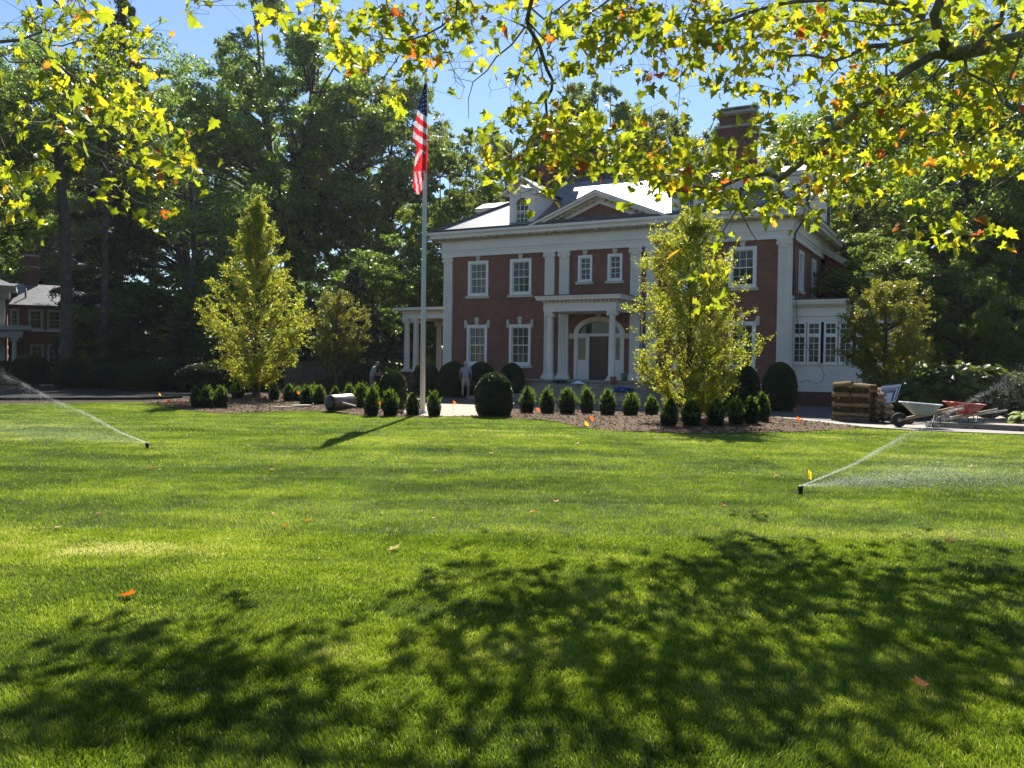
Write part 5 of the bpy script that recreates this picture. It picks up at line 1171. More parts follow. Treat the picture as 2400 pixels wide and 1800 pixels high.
# ================================================================== NEIGHBOURING HOUSE
n0 = at(20, 905, 58.8); n0[2] = 0
nb = empty('neighbour_house', n0, .5, 'neighbouring red brick house with white sunlit roof at the left edge', 'house')
m = MB(); wall_grid(m, 0, 7.2, 0, 5.25, [(1.2, 2.05, 3.65, 5.0), (2.35, 3.2, 3.65, 5.0), (1.3, 2.1, .9, 2.6), (2.35, 3.15, .9, 2.6), (.1, .6, 3.65, 5.0), (5.4, 6.2, .9, 2.6)], 0)
m.add([(7.2, 0, 0), (7.2, 7, 0), (7.2, 7, 5.25), (7.2, 0, 5.25)], [(0, 1, 2, 3)]); m.add([(0, 7, 0), (7.2, 7, 0), (7.2, 7, 5.25), (0, 7, 5.25)], [(0, 1, 2, 3)])
m.build('wing_wall', 'brick', nb)
for o in [(1.2, 2.05, 3.65, 5.0), (2.35, 3.2, 3.65, 5.0), (1.3, 2.1, .9, 2.6), (2.35, 3.15, .9, 2.6), (.1, .6, 3.65, 5.0), (5.4, 6.2, .9, 2.6)]: window(nb, *o, 2, 2, sill='w', key='none', pm='shaded_paint')
m = MB(); V = [(-.2, -.35, 5.3), (7.55, -.35, 5.3), (7.55, 7.3, 5.3), (-.2, 7.3, 5.3), (-.2, 3.4, 7.0), (3.6, 3.4, 7.0)]
m.add(V, [(0, 1, 5, 4), (1, 2, 5), (2, 3, 4, 5)]); rf = m.build('wing_roof', 'slate', nb)
m = MB(); m.box((-.2, -.38, 5.18), (7.58, -.30, 5.30)); m.build('gutter', 'gutter_dark', nb)
m = MB(); m.box((.85, 3.2, 5.5), (1.75, 3.9, 9.0)); ch = m.build('chimney', 'brick_dark', rf)
m = MB(); m.box((.79, 3.14, 9.0), (1.81, 3.96, 9.15)); m.box((.8, 3.15, 8.2), (1.8, 3.95, 8.3)); m.build('cap', 'concrete', ch)
m = MB(); m.lathe([(.06, 5.4), (.06, 6.5)], (1.0, .9, 0), 8); m.build('vent_pipe', 'dark_metal', rf)
m = MB(); wall_grid(m, -9, -.3, 0, 5.6, [(-3.2, -2.1, .7, 2.8), (-2.6, -1.6, 3.5, 5.0)], -1.4); m.add([(-.3, -1.4, 0), (-.3, 8, 0), (-.3, 8, 5.6), (-.3, -1.4, 5.6)], [(0, 1, 2, 3)]); m.build('main_wall', 'brick', nb)
window(nb, -3.2, -2.1, .7, 2.8, 2, 3, y=-1.4, sill='w', key='none', pm='shaded_paint'); window(nb, -2.6, -1.6, 3.5, 5.0, 2, 2, y=-1.4, sill='w', key='none', pm='shaded_paint')
m = MB(); m.box((-9.3, -1.9, 5.6), (.1, 8.3, 6.15)); m.box((-9.6, -2.3, 6.15), (.5, 8.6, 6.4)); m.build('cornice', 'shaded_paint', nb)
m = MB(); m.box((-.75, -1.62, .2), (-.15, -1.38, 5.6)); m.build('pilaster', 'shaded_paint', nb)
m = MB(); m.add([(-9.6, -2.3, 6.42), (.5, -2.3, 6.42), (.5, 8.6, 6.42), (-9.6, 8.6, 6.42), (-5.5, 3.1, 8.6), (-3.9, 3.1, 8.6)], [(0, 1, 5, 4), (1, 2, 5), (2, 3, 4, 5), (3, 0, 4)]); m.build('main_roof', 'slate', nb)
m = MB(); m.box((-6, -3.8, 2.95), (.9, -1.41, 3.45)); m.box((-6.3, -4.2, 3.45), (1.4, -1.41, 3.75)); pn = m.build('portico', 'shaded_paint', nb)
for x in (-2.9, .45): column(pn, x, -3.55, .3, 2.95, .17, 'shaded_paint')
m = MB(); m.box((-3.6, -4.0, 0), (1.1, -1.42, .29)); m.build('porch_floor', 'step_stone', pn)
# pale slabs on the shaded verge, fence behind the bed
for x0, x1, y, Y, lb in ((98, 134, 909, 50, 'thin pale stone slab lying left of the thick trunk foot'), (200, 232, 909, 50, 'pale stone bench slab right of the thick trunk foot')):
    a = at(x0, y, Y); b = at(x1, y, Y); m = MB(); z = max(.12, float(a[2])); m.box((0, -.22, z-.05), (float(b[0]-a[0]), .22, z)); 
    sl_ = m.build('slab_top', 'pale_slab'); r = empty('stone_bench', (a[0], Y, 0), 0, lb, 'bench'); sl_.parent = r
    m = MB(); m.box((.08, -.18, -.02), (.2, .18, z-.051)); m.build('leg', 'concrete', r); m = MB(); m.box((float(b[0]-a[0])-.2, -.18, -.02), (float(b[0]-a[0])-.08, .18, z-.051)); m.build('leg', 'concrete', r)
fa = at(668, 900, 50.); fz = at(872, 900, 52.); fr = empty('wooden_fence', (fa[0], fa[1], 0), math.atan2(fz[1]-fa[1], fz[0]-fa[0]), 'dark weathered board fence in the shade behind the mulch bed', 'fence'); FL = float(np.hypot(fz[0]-fa[0], fz[1]-fa[1]))
m = MB()
for i in range(int(FL/.145)): h = 1.62+.02*math.sin(i*2.1); m.box((i*.145, 0, .05), (i*.145+.13, .02, h))
m.build('boards', 'grey_wood', fr)
for i in range(int(FL/2.0)+1): m = MB(); m.box((i*2.0-.06, .025, -.05), (i*2.0+.06, .13, 1.75)); m.build('post', 'grey_wood', fr)
m = MB(); m.box((0, -.03, 1.62), (FL, .06, 1.67)); m.build('rail', 'grey_wood', fr)
# ================================================================== THINGS IN AND AROUND THE BED
def roller():
    p = gp(796, 966); b0 = at(774, 951, p[1]-.35); b1 = at(822, 941, p[1]+.45); root = empty('lawn_roller', (float(p[0]), float(p[1]), 0), 0, 'brown steel drum roller lying on mulch left of the boxwood', 'roller'); o = np.array([p[0], p[1], 0]); a = b0-o; b = b1-o; a[2] = .30; b[2] = .33
    d = unit(b-a); R_ = .27; m = MB(); pts = [a, a+d*.02, (a+b)/2, b-d*.02, b]; m.tube(pts, [R_*.97, R_, R_, R_, R_*.97], 36); m.build('drum', 'roller_shell', root)
    m = MB(); m.tube([a-d*.02, a-d*.001], [R_*.3, R_*.86], 24); m.build('end_plate', 'dark_metal', root)
    h0 = at(803, 944, p[1]-.3)-o; h1 = at(834, 952, p[1]-.75)-o; m = MB(); m.bar(h0, h1, .045, .045); m.build('handle', 'board', root)
roller()
def board(x0, y0, x1, y1, wd, label):
    a = gp(x0, y0, .03); b = gp(x1, y1, .03); m = MB(); z = float(max(bedz(a[0], a[1]), bedz(b[0], b[1])))+.03; m.bar((0, 0, 0), (b[0]-a[0], b[1]-a[1], 0), wd, .035); o = m.build('plank', 'board'); o.location = (float(a[0]), float(a[1]), z); tag(o, label, 'plank', 'planks lying on the mulch')
board(684, 953, 727, 952, .32, 'wide pale plank lying on the mulch left of the roller'); board(641, 956, 684, 957, .16, 'narrow shaded plank left of the wide pale plank')
m = MB(); m.box((-.1, -.05, 0), (.1, .05, .06)); o = m.build('brick', 'brick_red_plain'); b = gp(938, 971); o.location = (float(b[0]), float(b[1]), .045); tag(o, 'single loose red brick on the gravel left of the flagpole', 'brick')
m = MB(); m.box((-.14, -.1, .0), (.14, .1, .16)); m.build('stone_block', 'cream_stone'); o = bpy.data.objects['stone_block']; b = gp(1307, 966); o.location = (float(b[0]), float(b[1]), .02); o.rotation_euler = (0, .2, .4); tag(o, 'small tan block between second and third conifer right of the boxwood', 'block')
# marker flags
def marker(px, pyb, pyt, col, label, tilt=0., rot=None):
    b = gp(px, pyb); Y = b[1]; h = max(.22, float((pyb-pyt)*Y/F)); 
    if inpoly(np.array([b[0]]), np.array([b[1]]), BED)[0]: b[2] = float(bedz(b[0], b[1]))
    root = empty('marker_flag', b, rng.uniform(-.5, .5) if rot is None else rot, label, 'marker flag', 'small marker flags on wires'); m = MB(); m.tube([(0, 0, -.03), (tilt*h, 0, h)], .003, 4); m.build('wire', 'dark_metal', root)
    g = .105 if Y > 20 else .05; V = []; n = 5; z0 = h-.11
    for i in range(n+1):
        for j in range(n+1):
            u_ = i/n; v = j/n; V.append((tilt*(z0+v*.11)+u_*g*(1-.25*abs(v-.5)), .02*math.sin(u_*4+v*2), z0+v*.11-u_*.035*(1+v)))
    Q = [(i*(n+1)+j, i*(n+1)+j+1, (i+1)*(n+1)+j+1, (i+1)*(n+1)+j) for i in range(n) for j in range(n)]
    np_obj('pennant', V, Q, col, root, np.full(len(V), .5), smooth=True)
O_, Y_ = 'flag_plastic_orange', 'flag_plastic_yellow'
for a in [(372, 936, 920, Y_, 'yellow marker flag on the shaded verge, farthest left'), (391, 951, 939, O_, 'orange marker flag at the lawn edge below the farthest left yellow one'), (400, 958, 946, Y_, 'yellow marker flag at the left tip of the bed'), (422, 955, 941, 'flag_plastic_orange', 'red orange marker flag just left of the first dwarf conifers'),
  (658, 945, 928, O_, 'orange marker flag half hidden right of the left golden tree'), (696, 946, 918, O_, 'bright orange marker flag standing among conifers left of the roller'), (776, 966, 942, O_, 'orange marker flag in front of the roller end'), (886, 968, 948, O_, 'orange marker flag between two conifers before the left boxwood'),
  (1062, 966, 938, O_, 'orange marker flag on the gravel right of the flagpole'), (1257, 973, 958, O_, 'orange marker flag between the first two conifers right of the boxwood'), (1383, 995, 976, O_, 'orange marker flag in the mulch beside the yellow one, right of centre'), (1370, 1006, 987, Y_, 'yellow marker flag at the lawn edge right of centre'),
  (1584, 965, 942, O_, 'orange marker flag in front of the right golden tree'), (1652, 996, 978, 'flag_plastic_orange', 'reddish marker flag low between the dark conifers'), (1860, 976, 954, O_, 'orange marker flag on the paving left of the sod stack'), (1867, 998, 976, O_, 'orange marker flag in the mulch left of the sod stack'),
  (1897, 1138, 1102, Y_, 'tall yellow marker flag by the right lawn sprinkler', .1, 1.1)]: marker(*a)
# fallen leaves
def fallen(px, py, size, tone, label, up=.25):
    b = gp(px, py); g = np.random.default_rng(int(px*7+py)); P = np.array([[0, 0, 0.]]); k = len(LEAF); X = LEAF[:, 0]*1.05; Yl = LEAF[:, 1]-.45
    cup = g.uniform(.2, .6); Z = cup*(X**2+Yl**2)*.9+.08*np.sin(X*7+Yl*5); V = np.stack([X, Yl, Z], 1)*size
    c, s = math.cos(up), math.sin(up); V = np.stack([V[:, 0], V[:, 1]*c-V[:, 2]*s, V[:, 1]*s+V[:, 2]*c], 1); tri = [(0, i, i+1) for i in range(1, k-1)]
    o = np_obj('fallen_leaf', V, tri, 'fallen', None, np.full(k, tone)+g.uniform(-.1, .1, k), k=3); o.scale = (.68, .68, .68); o.location = (float(b[0]), float(b[1]), .03+size*.12); o.rotation_euler = (g.uniform(-.2, .3), 0, g.uniform(0, 6.28)); tag(o, label, 'leaf', 'fallen sycamore leaves on the lawn')
for a in [(304, 1408, .16, .05, 'large orange fallen leaf in the left foreground'), (928, 1297, .17, .72, 'pale cream fallen leaf left of centre'), (2153, 1618, .12, .1, 'orange brown fallen leaf in the shade at lower right'), (670, 1240, .10, .1, 'orange fallen leaf, lower of the pair left of centre'), (723, 1228, .09, .1, 'orange fallen leaf, upper of the pair left of centre'), (228, 1213, .09, .95, 'dark brown fallen leaf at left'), (638, 1212, .08, .3, 'small tan fallen leaf left of centre'),
  (352, 1103, .14, .9, 'reddish fallen leaf near the left sprinkler'), (377, 1106, .09, .6, 'pale curled leaf right of the reddish one by the left sprinkler'), (640, 1107, .11, .1, 'orange fallen leaf in the middle distance at left'), (586, 1049, .13, .95, 'dark red leaf on the far lawn left of the flag shadow'), (1354, 1044, .14, .1, 'orange fallen leaf on the far lawn right of centre'), (1153, 1067, .13, .72, 'pale leaf lying on the far lawn near centre'), (1305, 1182, .10, .1, 'orange leaf in the middle lawn near the bright strip'), (1250, 1208, .11, .15, 'orange leaf left below the bright strip'), (1020, 1222, .07, .3, 'small tan leaf in the centre of the lawn'),
  (1693, 1191, .10, .1, 'orange leaf left below the right sprinkler'), (1823, 1121, .12, .3, 'tan orange leaf left of the right sprinkler flag'), (1776, 1075, .12, .2, 'orange leaf on the far lawn left of the spray'), (2275, 1099, .12, .1, 'orange leaf within the right spray area'), (2125, 1100, .10, .6, 'pale leaf within the right spray area'), (2226, 1275, .11, .5, 'curled brown leaf standing in the grass at right', 1.2), (138, 1246, .09, .6, 'pale leaf near the dry patch at left'), (2050, 1027, .12, .3, 'tan leaf near the paving at right')]: fallen(*a)
# sprinklers and spray
def sprinkler(px, py, label, d, dlabel):
    b = gp(px, py); root = empty('lawn_sprinkler', (b[0], b[1], 0), 0, label, 'sprinkler', 'pop up lawn sprinklers'); m = MB(); m.lathe([(.024, -.02), (.024, .05), (.032, .055), (.035, .105), (.03, .115), (.01, .12)], (0, 0, 0), 14); m.build('riser', 'plastic_black', root)
    m = MB(); dd = unit(np.array([d[0], d[1], .12])); m.tube([dd*.03+[0, 0, .10], dd*.055+[0, 0, .10]], .012, 8); m.build('nozzle', 'plastic_black', root); return b
def spray(b, pts, label, fan, seed):
    """jet droplets along a polyline of world points (first = nozzle), and a low mist fan"""
    g = np.random.default_rng(seed); o = np.array([b[0], b[1], 0]); P = [np.array(p)-o for p in pts]; seg = np.array([np.linalg.norm(q-p) for p, q in zip(P[:-1], P[1:])]); cum = np.concatenate([[0], np.cumsum(seg)]); Lt = cum[-1]
    n = int(13000); s_ = g.random(n)**1.15*Lt; idx = np.clip(np.searchsorted(cum, s_)-1, 0, len(seg)-1); t = ((s_-cum[idx])/seg[idx])[:, None]; A_ = np.array(P)[idx]; B2 = np.array(P)[idx+1]; C = A_*(1-t)+B2*t
    fr_ = s_/Lt; pulse = .5+.5*np.sin(fr_*46+g.random()); keep = g.random(n) < np.where(fr_ < .3, 1, .45+.55*pulse); C = C[keep]; fr_ = fr_[keep]; n = len(C)
    sp_ = .006+.035*fr_**1.1+.55*np.clip(fr_-.72, 0, 1)**1.2; C += g.normal(size=(n, 3))*sp_[:, None]; C[:, 2] -= np.abs(g.normal(size=n))*.9*fr_**2.2*(g.random(n) < .55)
    sz = .006+.012*g.random(n)*(.3+fr_); V1, Q1 = leaves(C, sz, .5, None, 0, g)
    # mist
    m2 = int(26000); u_ = g.random(m2)**.62; a = (fan[0]+fan[1])/2+(fan[1]-fan[0])*.27*g.normal(size=m2); u_ = u_*(1+.2*g.normal(size=m2)); u_ = np.clip(u_, .02, 1.5); r = u_*fan[2]; h = .11*(1-.8*g.random(m2)*np.clip(u_, 0, 1))+fan[3]*u_*(1-u_*.25)*g.random(m2)**1.6; M_ = np.stack([np.cos(a)*r, np.sin(a)*r, h], 1); V2, Q2 = leaves(M_, .0045+.004*g.random(m2), .8, None, 0, g)
    V = np.concatenate([V1, V2]); Q = np.concatenate([Q1, Q2+len(V1)]); ob = np_obj('water_spray', V, Q, 'water_drop', None); ob.location = (float(b[0]), float(b[1]), 0); ob['kind'] = 'stuff'; ob['label'] = label
b = sprinkler(1876, 1160, 'black pop up sprinkler head spraying to the right', (.7, .7), '')
spray(b, [(b[0], b[1], .11), at(2000, 1088, 12.2), at(2100, 1031, 13.8), at(2190, 985, 15.7), at(2300, 925, 18.), at(2420, 865, 20.5)], 'jet and mist of water from the right sprinkler', (-.05, .80, 3.9, .5), 5)
b = sprinkler(345, 1053, 'black pop up sprinkler head spraying to the left', (-.7, .7), '')
spray(b, [(b[0], b[1], .11), at(280, 1012, 16.6), at(210, 973, 18.3), at(130, 940, 20.5), at(50, 898, 23.5), at(-40, 858, 26)], 'jet and mist of water from the left sprinkler', (math.pi-1.0, math.pi+.1, 6.0, .6), 6)
# ================================================================== SOD STACK, SIGN, WHEELBARROWS
sb = gp(1948, 986); SO = empty('pallet', (float(sb[0]), float(sb[1]), .016), -.75, 'wooden pallet carrying the brown sod rolls', 'pallet'); 
for i, y in enumerate((0, .5, 1.0)): m = MB(); m.box((0, y, 0), (1.16, y+.1, .09)); m.build('runner', 'grey_wood', SO)
for i in range(7): m = MB(); m.box((0, i*.16, .092), (1.16, i*.16+.12, .115)); m.build('deck_board', 'grey_wood', SO)
def roll_mesh(L_, r, seed):
    g = np.random.default_rng(seed); V = []; Q = []; MI = []; n = 22; m_ = 9
    for i in range(m_+1):
        for k in range(n):
            a = 2*math.pi*k/n; sq = 1+.10*math.cos(4*a)-(.10 if math.sin(a) < -.5 else 0); rr = r*sq*(1+.05*g.normal()*.6)*(1-.10*(abs(i/m_*2-1)**6)); V.append((L_*(i/m_)+(g.normal()*.006 if 0 < i < m_ else g.normal()*.008), rr*1.06*math.cos(a), rr*.88*math.sin(a)))
    for i in range(m_):
        for k in range(n): Q.append((i*n+k, i*n+(k+1) % n, (i+1)*n+(k+1) % n, (i+1)*n+k)); MI.append(0)
    # spiral ends: concentric steps
    for e, sg in ((0, 1), (m_, -1)):
        prev = [e*n+k for k in range(n)]
        for q, rq in enumerate((.78, .74, .5, .46, .2)):
            cur = []
            for k in range(n): v = V[e*n+k]; cur.append(len(V)); V.append((v[0]+sg*(.018 if q % 2 else .0)+sg*.004, v[1]*rq, v[2]*rq))
            for k in range(n): Q.append((prev[k], prev[(k+1) % n], cur[(k+1) % n], cur[k])); MI.append(1)
            prev = cur
        for k in range(0, n-2, 2): Q.append((prev[0], prev[k+1], prev[min(k+2, n-1)], prev[min(k+2, n-1)])) if False else None
        c = len(V); V.append(tuple(np.mean([V[p] for p in prev], 0)))
        for k in range(0, n, 2): Q.append((c, prev[k], prev[(k+1) % n], prev[(k+2) % n])); MI.append(1)
    me = bpy.data.meshes.new('sod_roll'); me.from_pydata([tuple(map(float, v)) for v in V], [], Q); me.materials.append(MATS['sod_top']); me.materials.append(MATS['sod_spiral']); me.polygons.foreach_set('material_index', MI); me.polygons.foreach_set('use_smooth', [True]*len(Q)); me.update(); return me
RM = [roll_mesh(.585, .097, k) for k in range(3)]; RL = [roll_mesh(1.14, .094, 10+k) for k in range(2)]
Rz = Matrix.Rotation(-.75, 4, 'Z'); LN = ['lowest', 'second', 'third', 'fourth', 'fifth', 'sixth', 'topmost']; pos5 = ['leftmost', 'second from left', 'middle', 'second from right', 'rightmost']
def put_roll(me, loc, rz, label, tilt=0):
    o = bpy.data.objects.new('sod_roll', me); link(o); w_ = Rz @ Vector(loc); o.location = (float(sb[0])+w_.x, float(sb[1])+w_.y, loc[2]+.016); o.rotation_euler = (0, tilt, rz-.75); tag(o, label, 'sod roll', 'rolls of sod stacked on the pallet')
for L in range(7):
    z = .115+.078+L*.152
    if L % 2 == 0:
        for i in range(2):
            rows = range(5) if (i == 1 or L == 6) else range(1)
            for j in rows:
                if L == 6 and j in (3, 4) : continue
                side = ['left', 'right'][i]
                lb = f'sod roll lying lengthwise in the {LN[L]} layer, {side} side, ' + ('front row' if j == 0 else ['', 'second', 'third', 'fourth', 'back'][j]+' row')
                put_roll(RM[(L+i+j) % 3], (.005+i*.585+rng.normal()*.012, .10+j*.205+rng.normal()*.01, z+rng.normal()*.004-(.01 if L == 6 else 0)), rng.normal()*.03, lb, rng.normal()*.02 if L < 6 else (-.10 if i == 0 else .10))
    else:
        for i in range(6):
            put_roll(RL[i % 2], (.10+i*.193, .0+rng.normal()*.02, z), math.pi/2+rng.normal()*.02, f'sod roll seen end on in the {LN[L]} layer, ' + (['leftmost', 'second from left', 'third from left', 'third from right', 'second from right', 'rightmost'][i]))
# loose rolls on the right flank
for k, (x, y, z, r_) in enumerate([(1.28, .35, .21, 1.5), (1.30, .38, .39, 1.4), (1.50, .45, .21, 1.7), (1.28, .40, .57, 1.6), (1.26, .42, .75, 1.45), (1.50, .48, .39, 1.5), (1.47, .52, .57, 1.5), (1.70, .5, .21, 1.5), (1.27, .5, .93, 1.5)]):
    put_roll(RM[k % 3], (x, y-.3, z-.1), r_, ['loose sod roll on the ground against the stack, inner one', 'loose sod roll resting on the inner ground roll', 'loose sod roll on the ground, farthest right of the stack', 'loose sod roll third up on the right flank', 'highest loose sod roll on the right flank', 'loose sod roll second up, outer, on the right flank', 'loose sod roll third up, outer, on the right flank', 'loose sod roll lying lowest and nearest the grey wheelbarrow', 'loose sod roll crowning the right flank, just left of the sign'][k])
# leaning sign
def sign():
    Y = 26.6; c = [at(2064, 909, Y), at(2112, 901, Y), at(2100, 941, Y-.2), at(2084, 942, Y-.2)]; c = [at(2066, 905, Y), at(2113, 900, Y), at(2099, 942, Y-.25), at(2060, 946, Y-.25)]
    o = c[3].copy(); o[2] = 0; root = empty('yard_sign', o, 0, 'blue and white sign panel leaning behind the sod stack', 'sign'); P = [np.array(q)-o for q in c]; n_ = unit(np.cross(P[1]-P[0], P[3]-P[0])); n_ = n_ if n_[1] < 0 else -n_
    def quad(u0, u1, v0, v1, off, mat, name, th=.012):
        f_ = lambda u, v: (P[0]*(1-u)+P[1]*u)*(1-v)+(P[3]*(1-u)+P[2]*u)*v
        q = [f_(u0, v0), f_(u1, v0), f_(u1, v1), f_(u0, v1)]; V = [a+n_*off for a in q]+[a+n_*(off-th) for a in q]; m = MB(); m.add(V, [(0, 3, 2, 1), (4, 5, 6, 7), (0, 1, 5, 4), (1, 2, 6, 5), (2, 3, 7, 6), (3, 0, 4, 7)]); return m.build(name, mat, root)
    quad(0, 1, 0, 1, 0, 'sign_white', 'panel'); 
    for a in ((.04, .96, .17, .21), (.90, .95, .21, .95), (.04, .09, .21, .95), (.12, .80, .27, .43), (.70, .80, .43, .95)): quad(*a, .004, 'sign_blue', 'blue_band', .003)
    for i in range(9): quad(.17+i*.065, .17+i*.065+.04, .32, .37, .006, 'sign_white', 'lettering', .001)
    m = MB(); m.tube([P[2]*.3+P[3]*.7, (P[2]*.3+P[3]*.7)*[1, 1, 0]], .01, 5); m.build('stake', 'dark_metal', root)
sign()
def barrow(px, py, rz, mat, handle, label, sc=1, hz=.0):
    b = gp(px, py); root = empty('wheelbarrow', (b[0], b[1], .01), rz, label, 'wheelbarrow', 'wheelbarrows by the hedge')
    # local x: wheel at -x, handles at +x
    top = [(-.52, -.33), (.42, -.36), (.42, .36), (-.52, .33)]; bot = [(-.20, -.19), (.24, -.22), (.24, .22), (-.20, .19)]; zt, zb = .64, .36
    m = MB(); V = []
    def rr(poly, z, s=1.):
        out = []
        for i in range(4):
            p = np.array(poly[i]); a = np.array(poly[i-1]); c = np.array(poly[(i+1) % 4]); k = .09
            for t in (1, 0): 
                q = p+(unit(a-p) if t else unit(c-p))*k; out.append((q[0]*s, q[1]*s, z))
            out[-2], out[-1] = out[-2], out[-1]
        return out
    zt0 = [zt+.05*(1 if i in (0, 1, 6, 7) else -.0) for i in range(8)]
    T = [(x, y, zt+(.06 if x < 0 else 0)) for x, y, _ in rr(top, zt)]; B2 = rr(bot, zb); Ti = [(x*.95-.01, y*.93, z-.005) for x, y, z in T]; Bi = [(x*.93, y*.92, zb+.015) for x, y, _ in B2]
    rim = [(x*1.04, y*1.05, z+.0) for x, y, z in T]
    n = len(m.v); m.add(B2+T+rim+Ti+Bi, [tuple(range(7, -1, -1))]+[(i, (i+1) % 8, 8+(i+1) % 8, 8+i) for i in range(8)]+[(8+i, 8+(i+1) % 8, 16+(i+1) % 8, 16+i) for i in range(8)]+[(16+i, 16+(i+1) % 8, 24+(i+1) % 8, 24+i) for i in range(8)]+[(24+i, 24+(i+1) % 8, 32+(i+1) % 8, 32+i) for i in range(8)]+[tuple(range(32, 40))]); m.build('tray', mat, root)
    m = MB(); ring_ = [(*p[:2], p[2]+.006) for p in rim]; m.tube(ring_+[ring_[0]], .016, 6); m.build('rim', 'paper' if mat == 'grey_tray' else mat, root)
    for s in (-1, 1): m = MB(); m.bar((-.62, s*.10, .20), (.98, s*.30, .50+hz), .042, .05); h = m.build('handle', handle, root); m = MB(); m.tube([(.84, s*.283, .475+hz), (1.0, s*.302, .505+hz)], .028, 8); m.build('grip', 'rope', h)
    for s in (-1, 1): m = MB(); m.tube([(.12, s*.20, .36), (.22, s*.23, .02), (.36, s*.235, .02), (.46, s*.23, .40)], .014, 6); m.build('leg', 'dark_metal', root)
    m = MB(); m.lathe([(.13, -.045), (.185, -.05), (.205, -.02), (.205, .02), (.185, .05), (.13, .045)], (-.62, 0, .205), 24, axis='y'); w_ = m.build('wheel', 'rubber', root); m = MB(); m.lathe([(.02, -.05), (.135, -.035), (.135, .035), (.02, .05)], (-.62, 0, .205), 18, axis='y'); m.build('rim', 'grey_tray', w_)
barrow(2160, 1003, -.06, 'grey_tray', 'wood', 'white grey wheelbarrow with long wooden handles by the sod stack', hz=.06)
barrow(2262, 1001, -.10, 'red_tray', 'board', 'red wheelbarrow at right, in front of the hedge')
def rubble():
    g = np.random.default_rng(4); root = None
    for i in range(7):
        p = at(2103+i*5.2+g.normal()*2, 975+g.normal()*5+i*.8, 25.6); mm = MB(); bv, bq = ball(3); s_ = g.uniform(.07, .15); vv = bv*s_*np.array([1.2, .8, .6])*(1+.18*g.normal(size=(len(bv), 1))); mm.add(vv, [tuple(q) for q in bq]); o = mm.build('soil_clod', 'sod_earth'); o.location = (float(p[0]), float(p[1]), s_*.45+.02); tag(o, 'dark clod of turf on the ground left of the grey wheelbarrow', 'clod', 'clods of turf beside the grey wheelbarrow')
rubble()
# hanging cable on the sunroom
m = MB(); pt = lambda x, y, o=.75: at(x, y, 1)*0
def hpx(px, py, yl):   # pixel -> world point on the plane local y = yl of the house
    v = ray(px, py); n_ = -hb; t = ((HL+hb*yl)-CC)@n_/(v@n_); return CC+v*t
cb = [hpx(x, y, .10) for x, y in [(1866, 530), (1863, 600), (1865, 690)]]+[hpx(x, y, .42) for x, y in [(1868, 745), (1872, 780), (1885, 805), (1908, 838), (1925, 862), (1932, 880), (1928, 893), (1915, 899), (1903, 896), (1893, 890), (1882, 894), (1874, 897)]]
o0 = cb[-1].copy(); m.tube([c-o0 for c in cb], .012, 5); o = m.build('black_cable', 'rubber'); o.location = tuple(map(float, o0)); tag(o, 'thin black cable hanging in a loop across the sunroom front', 'cable')
# things on the steps
def onp(u_, y, z): return HW(u_, y, z)
def small(name, build, u_, y, z, rz, label, cat):
    o = build(); o.name = name; p = onp(u_, y, z); 
    o.location = tuple(map(float, p)); o.rotation_euler = (0, 0, -PHI+rz); tag(o, label, cat)
def bag():
    m = MB(); bv, bq = ball(4); m.add(bv*np.array([.36, .2, .09])*(1+.1*rng.normal(size=(len(bv), 1)))+[0, 0, .085], [tuple(q) for q in bq]); return m.build('bag', 'plastic_black')
small('tool_bag', bag, 8.35, -3.1, .80, .1, 'black tool bag lying on the top entrance step', 'bag')
def paper():
    m = MB(); m.add([(-.32, -.15, .01), (.36, -.15, .01), (.3, .15, .02), (-.05, .15, .15), (-.28, .1, .06)], [(0, 1, 2, 3, 4)]); m.add([(-.32, -.15, .004), (.36, -.15, .004), (.3, .15, .004), (-.28, .1, .004)], [(3, 2, 1, 0)]); return m.build('paper', 'paper')
small('paper_sheet', paper, 9.25, -3.1, .80, .0, 'crumpled white paper sheet on the entrance step right of the bag', 'paper')
def bucket(mat):
    m = MB(); m.lathe([(.12, 0), (.15, .34), (.155, .36), (.14, .36), (.115, .03)], (0, 0, 0), 18); return m.build('bucket', mat)
small('bucket', lambda: bucket('paper'), 10.85, -1.6, .955, 0, 'white bucket behind the right portico column', 'bucket')
small('bucket', lambda: bucket('bag_green'), 11.15, -2.2, .955, 0, 'dark green bucket at the right end of the porch', 'bucket')
small('flower_pot', lambda: bucket('terracotta'), 10.9, -2.95, .80, 0, 'terracotta pot at the right end of the top step', 'pot')
def tarp():
    m = MB(); bv, bq = ball(5); m.add(bv*np.array([.45, .25, .13])*(1+.12*rng.normal(size=(len(bv), 1)))+[0, 0, .12], [tuple(q) for q in bq]); return m.build('tarp', 'blue_plastic')
small('tarp', tarp, 11.6, -3.6, .48, 0, 'crumpled dark blue tarp on the right end of the steps', 'tarp')
def level():
    m = MB(); m.box((-.03, -.03, 0), (.03, .03, .86)); return m.build('level', 'yellow_plastic')
small('spirit_level', level, 9.62, -.2, .955, 0, 'long yellow level leaning beside the front door', 'level')
